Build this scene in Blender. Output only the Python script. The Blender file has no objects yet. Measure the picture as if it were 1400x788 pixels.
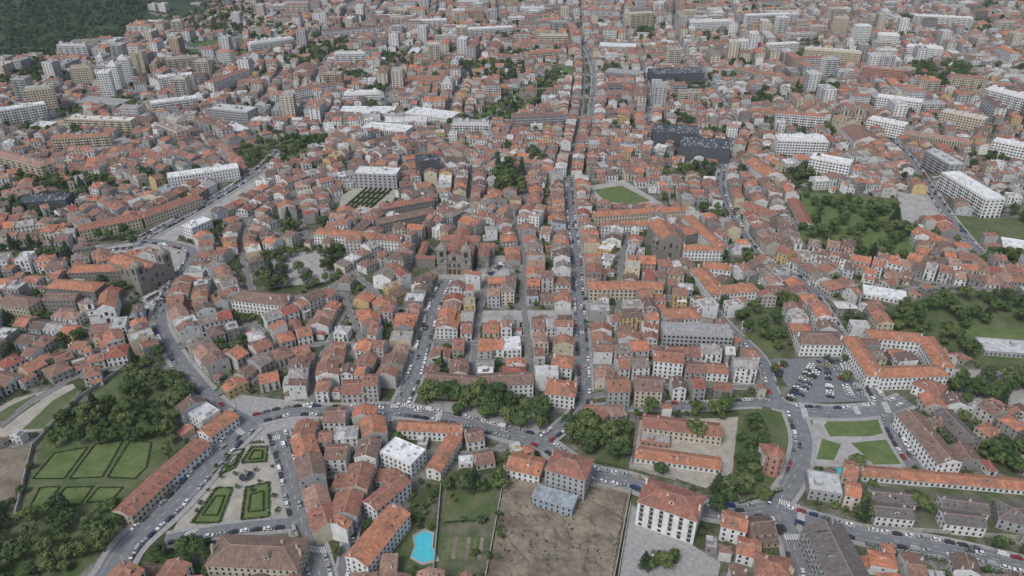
import bpy, math, random, time
import numpy as np
from mathutils import Vector, kdtree, noise as mnoise
T0=time.time()
random.seed(11); R=random.Random(5)
sc=bpy.context.scene
COL=sc.collection
H=270.0; PT=math.radians(30); SP,CP=math.sin(PT),math.cos(PT)
# ---- survey: plan reading (1400x788 sheet) -> metres on a horizontal plane at height z
def G(x,y,z=0.0):
    u=(x-700)/1000.0; v=(y-394)/1000.0
    t=(H-z)/(SP+CP*v)
    return (u*t,(CP-SP*v)*t)
def GP(pts,z=0.0): return [G(a,b,z) for a,b in pts]

# =============================================================== materials
def newmat(name):
    m=bpy.data.materials.new(name); m.use_nodes=True
    nt=m.node_tree; b=nt.nodes['Principled BSDF']
    b.inputs['Specular IOR Level'].default_value=0.25
    return m,nt,b
def N(nt,t,**k):
    n=nt.nodes.new(t)
    for a,v in k.items(): setattr(n,a,v)
    return n
def ramp(nt,stops,interp='LINEAR'):
    r=N(nt,'ShaderNodeValToRGB'); cr=r.color_ramp; cr.interpolation=interp
    while len(cr.elements)<len(stops): cr.elements.new(0.5)
    for e,(p,c) in zip(cr.elements,stops):
        e.position=p; e.color=(c[0],c[1],c[2],1)
    return r
def noise_node(nt,vec,scale,detail=4,rough=0.6):
    n=N(nt,'ShaderNodeTexNoise'); n.inputs['Scale'].default_value=scale
    n.inputs['Detail'].default_value=detail; n.inputs['Roughness'].default_value=rough
    if vec is not None: nt.links.new(vec,n.inputs['Vector'])
    return n
def maprange(nt,val,a,b,c,d):
    m=N(nt,'ShaderNodeMapRange'); nt.links.new(val,m.inputs[0])
    for i,x in zip((1,2,3,4),(a,b,c,d)): m.inputs[i].default_value=x
    return m.outputs[0]
def mixc(nt,fac,c1,c2,mode='MIX'):
    m=N(nt,'ShaderNodeMix',data_type='RGBA',blend_type=mode)
    if isinstance(fac,(int,float)): m.inputs[0].default_value=fac
    else: nt.links.new(fac,m.inputs[0])
    for i,c in ((6,c1),(7,c2)):
        if isinstance(c,tuple): m.inputs[i].default_value=(c[0],c[1],c[2],1)
        else: nt.links.new(c,m.inputs[i])
    return m.outputs[2]
def val2col(nt,v):
    c=N(nt,'ShaderNodeCombineColor')
    for i in range(3): nt.links.new(v,c.inputs[i])
    return c.outputs[0]
def randv(nt,mul=1.0):
    o=N(nt,'ShaderNodeObjectInfo'); 
    if mul==1.0: return o.outputs['Random']
    m=N(nt,'ShaderNodeMath',operation='MULTIPLY'); nt.links.new(o.outputs['Random'],m.inputs[0]); m.inputs[1].default_value=mul
    f=N(nt,'ShaderNodeMath',operation='FRACT'); nt.links.new(m.outputs[0],f.inputs[0]); return f.outputs[0]
def wpos(nt): return N(nt,'ShaderNodeNewGeometry').outputs['Position']

def roof_mat(name,stops=None,col=None):
    m,nt,b=newmat(name); L=nt.links
    if stops: 
        r=ramp(nt,stops,'CONSTANT'); L.new(randv(nt,7.13),r.inputs[0]); base=r.outputs[0]
    else:
        rr=N(nt,'ShaderNodeRGB'); rr.outputs[0].default_value=(*col,1); base=rr.outputs[0]
    wp=wpos(nt)
    n1=noise_node(nt,wp,0.45,5,0.7)
    c=mixc(nt,1.0,base,val2col(nt,maprange(nt,n1.outputs[0],0.3,0.7,0.6,1.3)),'MULTIPLY')
    tc=N(nt,'ShaderNodeTexCoord'); mp=N(nt,'ShaderNodeMapping'); L.new(tc.outputs['Object'],mp.inputs[0])
    mp.inputs['Scale'].default_value=(1.6,0.22,0.22)
    n2=noise_node(nt,mp.outputs[0],1.0,3,0.6)
    c=mixc(nt,1.0,c,val2col(nt,maprange(nt,n2.outputs[0],0.3,0.7,0.72,1.25)),'MULTIPLY')
    n3=noise_node(nt,wp,0.13,5,0.75)
    c=mixc(nt,maprange(nt,n3.outputs[0],0.48,0.66,0.0,0.72),c,(0.13,0.10,0.085))
    n4=noise_node(nt,wp,2.2,2,0.5)
    c=mixc(nt,maprange(nt,n4.outputs[0],0.56,0.72,0.0,0.5),c,(0.40,0.30,0.25))
    L.new(c,b.inputs['Base Color']); b.inputs['Roughness'].default_value=0.85
    return m
ROOFSTOPS=[(0,(0.29,0.145,0.105)),(0.12,(0.23,0.135,0.105)),(0.24,(0.36,0.165,0.11)),(0.34,(0.19,0.12,0.10)),(0.46,(0.43,0.175,0.105)),
 (0.53,(0.27,0.13,0.095)),(0.62,(0.14,0.10,0.085)),(0.70,(0.33,0.205,0.16)),(0.79,(0.48,0.19,0.11)),(0.84,(0.22,0.19,0.17)),(0.90,(0.33,0.325,0.32)),(0.945,(0.30,0.09,0.07)),(0.97,(0.54,0.54,0.54))]
M={}
M['roof']=roof_mat('terracotta_tiles',ROOFSTOPS)
M['roof_o']=roof_mat('terracotta_orange',col=(0.40,0.175,0.105))
M['roof_r']=roof_mat('terracotta_red',col=(0.29,0.13,0.095))
M['roof_b']=roof_mat('terracotta_brown',col=(0.20,0.135,0.11))
M['roof_d']=roof_mat('slate_dark',col=(0.13,0.122,0.12))
M['roof_s']=roof_mat('roof_steel_blue',col=(0.28,0.33,0.37))

def wall_mat(name,stops=None,col=None,mul=3.7,dirt=0.55):
    m,nt,b=newmat(name); L=nt.links
    if stops:
        r=ramp(nt,stops,'CONSTANT'); L.new(randv(nt,mul),r.inputs[0]); base=r.outputs[0]
    else:
        rr=N(nt,'ShaderNodeRGB'); rr.outputs[0].default_value=(*col,1); base=rr.outputs[0]
    wp=wpos(nt)
    n1=noise_node(nt,wp,0.35,5,0.7)
    mp=N(nt,'ShaderNodeMapping'); L.new(wp,mp.inputs[0]); mp.inputs['Scale'].default_value=(1.1,1.1,0.12)
    n2=noise_node(nt,mp.outputs[0],1.0,4,0.6)
    c=mixc(nt,1.0,base,val2col(nt,maprange(nt,n1.outputs[0],0.3,0.7,0.78,1.1)),'MULTIPLY')
    c=mixc(nt,maprange(nt,n2.outputs[0],0.52,0.74,0.0,dirt),c,(0.18,0.17,0.155))
    L.new(c,b.inputs['Base Color']); b.inputs['Roughness'].default_value=0.9
    return m
M['wall']=wall_mat('plaster_walls',[(0,(0.60,0.60,0.59)),(0.25,(0.46,0.44,0.41)),(0.38,(0.70,0.70,0.69)),(0.56,(0.34,0.33,0.32)),
  (0.67,(0.54,0.48,0.35)),(0.75,(0.25,0.24,0.23)),(0.84,(0.54,0.40,0.20)),(0.88,(0.42,0.46,0.50)),(0.92,(0.50,0.33,0.27)),(0.95,(0.60,0.53,0.44))],dirt=.45)
M['wall_apt']=wall_mat('rendered_concrete',[(0,(0.58,0.58,0.58)),(0.25,(0.52,0.48,0.41)),(0.42,(0.68,0.68,0.68)),(0.62,(0.40,0.40,0.40)),(0.76,(0.56,0.51,0.42)),(0.9,(0.30,0.29,0.28)),(0.95,(0.42,0.31,0.25))],mul=5.3,dirt=0.3)
M['wall_w']=wall_mat('white_plaster',col=(0.70,0.70,0.69),dirt=0.3)
M['wall_c']=wall_mat('cream_plaster',col=(0.54,0.48,0.37),dirt=0.3)
M['wall_g']=wall_mat('granite_wall',col=(0.24,0.222,0.20),dirt=0.6)
M['wall_m']=wall_mat('grey_panel',col=(0.36,0.365,0.37),dirt=0.3)
M['wall_d']=wall_mat('dark_panel',col=(0.06,0.07,0.085),dirt=0.2)
M['wall_p']=wall_mat('brick_pink',col=(0.42,0.23,0.18),dirt=0.4)
M['wall_bl']=wall_mat('blue_sheet_metal',col=(0.30,0.37,0.42),dirt=0.2)
def plain(name,col,rough=0.8,metal=0.0,var=0.25,sc_=1.0,spec=0.25):
    m,nt,b=newmat(name)
    n=noise_node(nt,wpos(nt),sc_,5,0.65)
    c=mixc(nt,1.0,(col[0],col[1],col[2]),val2col(nt,maprange(nt,n.outputs[0],0.3,0.7,1-var,1+var)),'MULTIPLY')
    nt.links.new(c,b.inputs['Base Color'])
    b.inputs['Roughness'].default_value=rough; b.inputs['Metallic'].default_value=metal
    b.inputs['Specular IOR Level'].default_value=spec
    return m
M['glass']=plain('window_glass',(0.04,0.045,0.05),0.18,0,0.3,0.3,0.5)
M['trim']=plain('granite_trim',(0.42,0.41,0.39))
M['ridge']=plain('ridge_tiles',(0.36,0.235,0.185),0.9)
M['metal']=plain('dark_metal',(0.08,0.08,0.085),0.5,0.3)
M['door']=plain('door_paint',(0.10,0.06,0.045))
M['kerb']=plain('kerb_stone',(0.36,0.35,0.34))
M['asphalt']=plain('asphalt',(0.175,0.18,0.19),0.9,0,0.2,0.3)
M['asph2']=plain('cobbled_street',(0.185,0.183,0.18),0.9,0,0.25,0.5)
M['side']=plain('pavement_slabs',(0.31,0.305,0.30),0.9,0,0.22,0.5)
M['plaza']=plain('plaza_paving',(0.34,0.33,0.315),0.9,0,0.25,0.15)
M['sand']=plain('packed_sand',(0.35,0.325,0.28),0.95,0,0.25,0.2)
M['paint']=plain('road_paint',(0.62,0.62,0.60),0.8,0,0.25,1.5)
M['bark']=plain('bark',(0.10,0.075,0.055),0.95)
M['water']=plain('pool_water',(0.08,0.47,0.57),0.08,0,0.1,0.4,0.5)
M['tire']=plain('tyre_rubber',(0.02,0.02,0.02),0.9)
M['stone']=plain('old_granite',(0.24,0.225,0.20),0.9,0,0.4,0.4)
M['wallst']=plain('garden_wall_stone',(0.33,0.315,0.29),0.9,0,0.35,0.4)
M['flat_w']=plain('white_roof',(0.64,0.65,0.66),0.7,0,0.25,0.25)
M['flat_d']=plain('dark_roof',(0.07,0.08,0.095),0.6,0,0.4,0.25)
def flat_mat():
    m,nt,b=newmat('flat_roof_membrane')
    r=ramp(nt,[(0,(0.32,0.32,0.32)),(0.25,(0.42,0.42,0.42)),(0.45,(0.20,0.20,0.205)),(0.58,(0.52,0.52,0.53)),(0.72,(0.30,0.245,0.22)),(0.84,(0.66,0.66,0.67))],'CONSTANT')
    nt.links.new(randv(nt,11.7),r.inputs[0])
    n=noise_node(nt,wpos(nt),0.25,6,0.7)
    c=mixc(nt,1.0,r.outputs[0],val2col(nt,maprange(nt,n.outputs[0],0.3,0.7,0.65,1.2)),'MULTIPLY')
    nt.links.new(c,b.inputs['Base Color']); b.inputs['Roughness'].default_value=0.85
    return m
M['flat']=flat_mat()
def ground_mat():
    m,nt,b=newmat('mixed_ground'); wp=wpos(nt)
    n1=noise_node(nt,wp,0.035,8,0.7)
    r=ramp(nt,[(0.34,(0.045,0.065,0.028)),(0.48,(0.08,0.095,0.045)),(0.54,(0.16,0.15,0.125)),(0.60,(0.23,0.225,0.21)),(0.72,(0.19,0.185,0.175))])
    nt.links.new(n1.outputs[0],r.inputs[0])
    n2=noise_node(nt,wp,0.6,6,0.7)
    c=mixc(nt,1.0,r.outputs[0],val2col(nt,maprange(nt,n2.outputs[0],0.3,0.7,0.6,1.3)),'MULTIPLY')
    nt.links.new(c,b.inputs['Base Color']); b.inputs['Roughness'].default_value=0.95
    return m
M['ground']=ground_mat()
def two_tone(name,a,bb,sc_,lo=0.4,hi=0.6,det=7):
    m,nt,b=newmat(name); wp=wpos(nt)
    n1=noise_node(nt,wp,sc_,det,0.7)
    n2=noise_node(nt,wp,1.2,5,0.7)
    c=mixc(nt,maprange(nt,n1.outputs[0],lo,hi,0,1),a,bb)
    c=mixc(nt,1.0,c,val2col(nt,maprange(nt,n2.outputs[0],0.3,0.7,0.72,1.25)),'MULTIPLY')
    nt.links.new(c,b.inputs['Base Color']); b.inputs['Roughness'].default_value=0.95
    return m
M['lawn']=two_tone('lawn_grass',(0.09,0.135,0.045),(0.14,0.175,0.07),0.12)
M['grass']=two_tone('rough_grass',(0.075,0.11,0.042),(0.155,0.155,0.09),0.07,.42,.66)
M['floor']=two_tone('forest_floor',(0.03,0.05,0.028),(0.06,0.085,0.045),0.02)
M['dirt']=two_tone('excavated_earth',(0.14,0.115,0.088),(0.26,0.225,0.175),0.08,.38,.62)
M['field']=two_tone('allotment_soil',(0.075,0.10,0.045),(0.16,0.15,0.11),0.1)
def leaf_mat(name,stops):
    m,nt,b=newmat(name)
    r=ramp(nt,stops); nt.links.new(randv(nt,3.3),r.inputs[0])
    n1=noise_node(nt,wpos(nt),0.55,4,0.7)
    c=mixc(nt,1.0,r.outputs[0],val2col(nt,maprange(nt,n1.outputs[0],0.3,0.7,0.5,1.6)),'MULTIPLY')
    nt.links.new(c,b.inputs['Base Color']); b.inputs['Roughness'].default_value=0.8
    b.inputs['Specular IOR Level'].default_value=0.15
    return m
M['leaf']=leaf_mat('foliage',[(0,(0.055,0.088,0.036)),(0.3,(0.07,0.108,0.04)),(0.6,(0.095,0.135,0.048)),(0.9,(0.13,0.16,0.065)),(1,(0.075,0.10,0.052))])
M['leafd']=leaf_mat('dark_foliage',[(0,(0.04,0.062,0.036)),(1,(0.055,0.08,0.042))])
M['hedge']=leaf_mat('hedge_foliage',[(0,(0.045,0.078,0.03)),(1,(0.06,0.09,0.038))])
def car_mat():
    m,nt,b=newmat('car_paint')
    r=ramp(nt,[(0,(0.62,0.62,0.62)),(0.22,(0.32,0.33,0.34)),(0.42,(0.04,0.04,0.045)),(0.62,(0.13,0.135,0.14)),(0.78,(0.03,0.05,0.11)),(0.84,(0.7,0.7,0.7)),(0.92,(0.3,0.03,0.03)),(0.95,(0.3,0.27,0.2))],'CONSTANT')
    nt.links.new(randv(nt),r.inputs[0]); nt.links.new(r.outputs[0],b.inputs['Base Color'])
    b.inputs['Roughness'].default_value=0.3; b.inputs['Specular IOR Level'].default_value=0.5
    return m
M['car']=car_mat()

# =============================================================== mesh builder
class MB:
    def __init__(s): s.v=[]; s.f=[]; s.m=[]; s.mats=[]
    def mi(s,k):
        if k not in s.mats: s.mats.append(k)
        return s.mats.index(k)
    def poly(s,pts,k):
        n=len(s.v); s.v.extend(pts); s.f.append(tuple(range(n,n+len(pts)))); s.m.append(s.mi(k))
    def box(s,x0,x1,y0,y1,z0,z1,k,top=None,bottom=False):
        s.poly([(x0,y0,z0),(x1,y0,z0),(x1,y0,z1),(x0,y0,z1)],k)
        s.poly([(x1,y1,z0),(x0,y1,z0),(x0,y1,z1),(x1,y1,z1)],k)
        s.poly([(x1,y0,z0),(x1,y1,z0),(x1,y1,z1),(x1,y0,z1)],k)
        s.poly([(x0,y1,z0),(x0,y0,z0),(x0,y0,z1),(x0,y1,z1)],k)
        s.poly([(x0,y0,z1),(x1,y0,z1),(x1,y1,z1),(x0,y1,z1)],top or k)
        if bottom: s.poly([(x0,y1,z0),(x1,y1,z0),(x1,y0,z0),(x0,y0,z0)],k)
    def cyl(s,cx,cy,z0,z1,r0,r1,n,k,cap=True,rot=0):
        a=[(cx+r0*math.cos(rot+2*math.pi*i/n),cy+r0*math.sin(rot+2*math.pi*i/n),z0) for i in range(n)]
        b=[(cx+r1*math.cos(rot+2*math.pi*i/n),cy+r1*math.sin(rot+2*math.pi*i/n),z1) for i in range(n)]
        for i in range(n):
            j=(i+1)%n
            if r1<1e-3: s.poly([a[i],a[j],b[i]],k)
            else: s.poly([a[i],a[j],b[j],b[i]],k)
        if cap and r1>1e-3: s.poly(b,k)
    def limb(s,p,q,r0,r1,k,n=5):
        p=Vector(p);q=Vector(q); d=(q-p).normalized(); a=d.orthogonal().normalized(); b=d.cross(a)
        A=[tuple(p+(a*math.cos(2*math.pi*i/n)+b*math.sin(2*math.pi*i/n))*r0) for i in range(n)]
        B=[tuple(q+(a*math.cos(2*math.pi*i/n)+b*math.sin(2*math.pi*i/n))*r1) for i in range(n)]
        for i in range(n): s.poly([A[i],A[(i+1)%n],B[(i+1)%n],B[i]],k)
    def wrect(s,p0,d,n,a0,a1,z0,z1,off,k):
        X=lambda a:(p0[0]+d[0]*a+n[0]*off, p0[1]+d[1]*a+n[1]*off)
        A=X(a0);B=X(a1)
        s.poly([(A[0],A[1],z0),(B[0],B[1],z0),(B[0],B[1],z1),(A[0],A[1],z1)],k)
    def gable(s,x0,x1,y0,y1,z,rh,k,wall,ridge='ridge',f=.5):
        ym=y0+(y1-y0)*f
        s.poly([(x0,y0,z),(x1,y0,z),(x1,ym,z+rh),(x0,ym,z+rh)],k)
        s.poly([(x1,y1,z),(x0,y1,z),(x0,ym,z+rh),(x1,ym,z+rh)],k)
        s.poly([(x0,y1,z),(x0,y0,z),(x0,ym,z+rh)],wall); s.poly([(x1,y0,z),(x1,y1,z),(x1,ym,z+rh)],wall)
        if ridge: s.box(x0-.02,x1+.02,ym-.17,ym+.17,z+rh-.1,z+rh+.1,ridge)
    def gabley(s,x0,x1,y0,y1,z,rh,k,wall,ridge='ridge'):
        xm=(x0+x1)/2
        s.poly([(x0,y1,z),(x0,y0,z),(xm,y0,z+rh),(xm,y1,z+rh)],k)
        s.poly([(x1,y0,z),(x1,y1,z),(xm,y1,z+rh),(xm,y0,z+rh)],k)
        s.poly([(x0,y0,z),(x1,y0,z),(xm,y0,z+rh)],wall); s.poly([(x1,y1,z),(x0,y1,z),(xm,y1,z+rh)],wall)
        if ridge: s.box(xm-.17,xm+.17,y0-.02,y1+.02,z+rh-.1,z+rh+.1,ridge)
    def hip(s,x0,x1,y0,y1,z,rh,k,ridge='ridge'):
        L=x1-x0;W=y1-y0
        if L>=W:
            ym=(y0+y1)/2;i=W/2*0.95; a=(x0+i,ym,z+rh);b=(x1-i,ym,z+rh)
            s.poly([(x0,y0,z),(x1,y0,z),b,a],k); s.poly([(x1,y1,z),(x0,y1,z),a,b],k)
            s.poly([(x0,y1,z),(x0,y0,z),a],k); s.poly([(x1,y0,z),(x1,y1,z),b],k)
            if ridge: s.box(a[0],b[0]+.01,ym-.17,ym+.17,z+rh-.1,z+rh+.1,ridge)
        else:
            xm=(x0+x1)/2;i=L/2*0.95; a=(xm,y0+i,z+rh);b=(xm,y1-i,z+rh)
            s.poly([(x0,y1,z),(x0,y0,z),a,b],k); s.poly([(x1,y0,z),(x1,y1,z),b,a],k)
            s.poly([(x0,y0,z),(x1,y0,z),a],k); s.poly([(x1,y1,z),(x0,y1,z),b],k)
            if ridge: s.box(xm-.17,xm+.17,a[1],b[1]+.01,z+rh-.1,z+rh+.1,ridge)
        if ridge:
            for c,t in (((x0,y0,z),a),((x0,y1,z),a if L>=W else b),((x1,y0,z),b if L>=W else a),((x1,y1,z),b)):
                s.limb(c,t,.15,.15,ridge,4)
    def mesh(s,name,remap=None):
        me=bpy.data.meshes.new(name); me.from_pydata(s.v,[],s.f)
        for k in s.mats: me.materials.append(M[(remap or {}).get(k,k)])
        me.polygons.foreach_set('material_index',s.m); me.update()
        return me
def put(mesh,name,x,y,ang=0,s=(1,1,1),z=0):
    o=bpy.data.objects.new(name,mesh); o.location=(x,y,z); o.rotation_euler=(0,0,ang); o.scale=s
    COL.objects.link(o); return o

def openings(mb,p0,d,n,length,st,fh,r,shop=True,w=1.0,step=2.6,balc=0.0):
    bays=max(1,int((length-0.8)/step)); sp=length/bays
    for s_ in range(st):
        z=s_*fh
        for b in range(bays):
            a=(b+.5)*sp
            if s_==0 and shop:
                if r.random()<.45: ww,z0,z1,k=(1.5,0.35,2.4,'glass')
                else: ww,z0,z1,k=(1.05,0.05,2.3,'door')
            else: ww,z0,z1,k=(w,z+0.85,z+2.4,'glass')
            mb.wrect(p0,d,n,a-ww/2-.13,a+ww/2+.13,max(z0-.13,0),z1+.13,.03,'trim')
            mb.wrect(p0,d,n,a-ww/2,a+ww/2,z0,z1,.06,k)
            if s_>0 and r.random()<balc:
                P=lambda t,o:(p0[0]+d[0]*t+n[0]*o,p0[1]+d[1]*t+n[1]*o)
                A=P(a-.9,.02);B=P(a+.9,.75)
                x0,x1=sorted((A[0],B[0]));y0,y1=sorted((A[1],B[1]))
                mb.box(x0,x1,y0,y1,z+.1,z+.22,'trim',bottom=True)
                mb.wrect(p0,d,n,a-.9,a+.9,z+.22,z+1.05,.75,'metal')

def house(L,W,st,roof,r,fh=2.85,party=True,chim=True,balc=0.1,wd=1.0,step=2.6,shop=True,base_annex=True):
    mb=MB(); h=st*fh+.25
    x0,x1=-L/2,L/2; y0=-W/2; y1=W/2
    if base_annex and roof!='flat' and W>11.5 and r.random()<.4:   # rear annex
        ya=y1-W*r.uniform(.2,.33); ha=fh*r.randint(max(1,st-2),max(1,st-1))
        xa0,xa1=(x0+.01,x0+L*r.uniform(.6,.98)) 
        mb.box(xa0,xa1,ya,y1,0,ha,'wall','flat')
        openings(mb,(xa0,y1),(1,0),(0,1),xa1-xa0,max(1,int(ha/fh)),fh,r,False)
        if r.random()<.75:
            mb.poly([(xa0-.1,y1+.2,ha+.05),(xa1+.1,y1+.2,ha+.05),(xa1+.1,ya,ha+1.1),(xa0-.1,ya,ha+1.1)],'roof')
        y1=ya
    mb.box(x0,x1,y0,y1,0,h,'wall','flat')
    openings(mb,(x0,y0),(1,0),(0,-1),L,st,fh,r,shop,wd,step,balc)
    openings(mb,(x0,y1),(1,0),(0,1),L,st,fh,r,False,wd,step,balc)
    if not party:
        openings(mb,(x0,y0),(0,1),(-1,0),y1-y0,st,fh,r,False,wd,step)
        openings(mb,(x1,y0),(0,1),(1,0),y1-y0,st,fh,r,False,wd,step)
    else:
        for sx,nx in ((x0,-1),(x1,1)):
            for _ in range(r.randint(0,3)):
                a=r.uniform(1,y1-y0-2); z=r.randint(max(0,st-2),st-1)*fh+1
                mb.wrect((sx,y0),(0,1),(nx,0),a,a+.9,z,z+1.2,.04,'glass')
    WW=y1-y0
    if roof=='flat':
        t=.25
        mb.box(x0,x1,y0,y0+t,h,h+.7,'wall'); mb.box(x0,x1,y1-t,y1,h,h+.7,'wall')
        mb.box(x0,x0+t,y0+t,y1-t,h,h+.7,'wall'); mb.box(x1-t,x1,y0+t,y1-t,h,h+.7,'wall')
        cx=r.uniform(x0+2.5,x1-2.5);cy=r.uniform(-WW*.2,WW*.2)
        mb.box(cx-1.5,cx+1.5,cy-1.5,cy+1.5,h,h+2.4,'wall','flat')
        for _ in range(int(L*WW/35)):
            cx=r.uniform(x0+1,x1-1);cy=r.uniform(y0+1,y1-1); q=r.uniform(.3,.9)
            mb.box(cx-q,cx+q,cy-.4,cy+.4,h,h+r.uniform(.5,1.1),'trim')
        return mb,h
    ox=.06 if party else .45
    mb.box(x0-ox,x1+ox,y0-.4,y1+.4,h,h+.18,'trim',bottom=True)
    z=h+.18; rh=WW*.19+.25
    e=.06; f=.5
    if roof=='hip': rh=min(L+2*ox,WW)*.22; mb.hip(x0-ox-e,x1+ox+e,y0-.4-e,y1+.4+e,z,rh,'roof')
    elif roof=='gable':
        if party: f=r.uniform(.42,.58)
        mb.gable(x0-ox-e,x1+ox+e,y0-.4-e,y1+.4+e,z,rh,'roof','wall',f=f)
    elif roof=='gabley': rh=L*.2+.2; mb.gabley(x0-ox-e,x1+ox+e,y0-.4-e,y1+.4+e,z,rh,'roof','wall')
    elif roof=='shed':
        rh=WW*.14
        mb.poly([(x0-ox,y0-.5,z),(x1+ox,y0-.5,z),(x1+ox,y1,z+rh),(x0-ox,y1,z+rh)],'roof')
        mb.poly([(x0-ox,y1,z),(x0-ox,y0-.4,z),(x0-ox,y1,z+rh)],'wall'); mb.poly([(x1+ox,y0-.4,z),(x1+ox,y1,z),(x1+ox,y1,z+rh)],'wall')
        mb.poly([(x1+ox,y1,z),(x0-ox,y1,z),(x0-ox,y1,z+rh)  ,(x1+ox,y1,z+rh)],'wall')
    ym=(y0+y1)/2
    if chim:
        for _ in range(r.randint(1,2+int(L/12))):
            cx=r.choice([x0+.5,x1-.5,r.uniform(x0+1,x1-1)]); cy=ym+r.uniform(-.28,.28)*WW
            w=r.uniform(.3,.55); mb.box(cx-w,cx+w,cy-.3,cy+.3,h,z+rh+.5,'wall'); mb.box(cx-w-.08,cx+w+.08,cy-.38,cy+.38,z+rh+.5,z+rh+.65,'ridge',bottom=True)
        if roof in('gable','hip') and r.random()<.4:    # dormer
            cx=r.uniform(-L*.2,L*.2); s_=r.choice((-1,1)); yy=ym+s_*WW*.3; y2=ym+s_*WW*.05
            a,b=sorted((yy,y2)); mb.box(cx-1.1,cx+1.1,a,b,h+.2,z+rh*.88,'wall','flat')
            mb.gabley(cx-1.25,cx+1.25,a-.1,b,z+rh*.88,.55,'roof','wall',None)
            mb.wrect((cx-1.1,yy),(1,0),(0,s_),.5,1.7,z+rh*.5,z+rh*.85,.04,'glass')
        if roof=='gable' and f==.5 or roof=='gable' and r.random()<.3:
            fy=(y0-.46)+(WW+.92)*f
            for _ in range(r.randint(1,2)):
                cx=r.uniform(x0+1,x1-1); ff=r.uniform(.3,.7)
                g=lambda t:(y0-.46)+(fy-y0+.46)*t; q=lambda t:z+rh*t+.07
                mb.poly([(cx-.4,g(ff),q(ff)),(cx+.4,g(ff),q(ff)),(cx+.4,g(ff+.17),q(ff+.17)),(cx-.4,g(ff+.17),q(ff+.17))],'glass')
    return mb,h

def openings_simple(mb,p0,d,n,length,st,fh,r,end=False):
    step=3.0 if not end else 4.5; bays=max(1,int(length/step)); sp=length/bays
    for s_ in range(st):
        for b in range(bays):
            a=(b+.5)*sp; w=.9 if b%3 else 1.15
            z=s_*fh+.9
            if s_==0: mb.wrect(p0,d,n,a-1.2,a+1.2,.3,2.6,.05,'glass')
            else: mb.wrect(p0,d,n,a-w,a+w,z,z+1.45,.05,'glass')
def apartment(L,W,st,r,roof='flat',balc=True):
    mb=MB(); fh=2.9; h=st*fh+.6; x0,x1=-L/2,L/2;y0,y1=-W/2,W/2
    mb.box(x0,x1,y0,y1,0,h,'wall_apt','flat')
    openings_simple(mb,(x0,y0),(1,0),(0,-1),L,st,fh,r); openings_simple(mb,(x0,y1),(1,0),(0,1),L,st,fh,r)
    openings_simple(mb,(x0,y0),(0,1),(-1,0),W,st,fh,r,True); openings_simple(mb,(x1,y0),(0,1),(1,0),W,st,fh,r,True)
    if balc:
        nb=max(1,int(L/9)); sp=L/nb
        for b in range(nb):
            for s_ in range(1,st):
                z=s_*fh; a=x0+(b+.5)*sp
                for sg in (-1,1):
                    ya,yb=sorted((sg*(W/2+.02),sg*(W/2+1.2)))
                    mb.box(a-2,a+2,ya,yb,z,z+.9,'wall_apt','metal',bottom=True)
    if roof=='flat':
        t=.3
        mb.box(x0,x1,y0,y0+t,h,h+.8,'wall_apt'); mb.box(x0,x1,y1-t,y1,h,h+.8,'wall_apt')
        mb.box(x0,x0+t,y0+t,y1-t,h,h+.8,'wall_apt'); mb.box(x1-t,x1,y0+t,y1-t,h,h+.8,'wall_apt')
        if r.random()<.4: mb.box(x0+2.5,x1-2.5,y0+2.5,y1-2.5,h,h+2.8,'wall_apt','flat'); h+=2.8
        for _ in range(max(1,int(L/14))):
            cx=r.uniform(x0+5,x1-5); mb.box(cx-2,cx+2,-2,2,h,h+2.6,'wall_apt','flat')
        for _ in range(6):
            cx=r.uniform(x0+3,x1-3);cy=r.uniform(y0+3,y1-3); mb.box(cx-.5,cx+.5,cy-.5,cy+.5,h,h+1.2,'trim')
    else:
        mb.box(x0-.4,x1+.4,y0-.4,y1+.4,h,h+.2,'trim',bottom=True); mb.hip(x0-.45,x1+.45,y0-.45,y1+.45,h+.2,W*.16,'roof')
        for _ in range(3):
            cx=r.uniform(x0+2,x1-2); mb.box(cx-.8,cx+.8,-.6,.6,h,h+W*.16+1.2,'wall_apt')
    return mb,h

# =============================================================== occupancy
OX,OY=-1500,100; NX,NY=3000,2000
occ=np.zeros((NY,NX),np.uint8); roadc=np.zeros((NY,NX),np.uint8)
def idx(x,y):
    ix=np.clip((np.asarray(x)-OX).astype(int),0,NX-1); iy=np.clip((np.asarray(y)-OY).astype(int),0,NY-1); return iy,ix
def poly_mask(poly):
    P=np.array(poly); x0,y0=P.min(0);x1,y1=P.max(0)
    ix0,ix1=int(max(0,x0-OX)),int(min(NX-1,x1-OX+1)); iy0,iy1=int(max(0,y0-OY)),int(min(NY-1,y1-OY+1))
    if ix1<=ix0 or iy1<=iy0: return None
    X,Y=np.meshgrid(np.arange(ix0,ix1)+OX+.5,np.arange(iy0,iy1)+OY+.5)
    ins=np.zeros(X.shape,bool); n=len(P)
    for i in range(n):
        xa,ya=P[i];xb,yb=P[(i+1)%n]
        if ya==yb: continue
        c=((ya>Y)!=(yb>Y))&(X<(xb-xa)*(Y-ya)/(yb-ya)+xa); ins^=c
    return slice(iy0,iy1),slice(ix0,ix1),ins
def mark_poly(poly,v):
    r=poly_mask(poly)
    if r is None: return
    sub=occ[r[0],r[1]]; sub[r[2]&(sub==0)]=v
def inpoly(x,y,P):
    c=False;n=len(P)
    for i in range(n):
        xa,ya=P[i];xb,yb=P[(i+1)%n]
        if (ya>y)!=(yb>y) and x<(xb-xa)*(y-ya)/(yb-ya)+xa: c=not c
    return c
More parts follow.
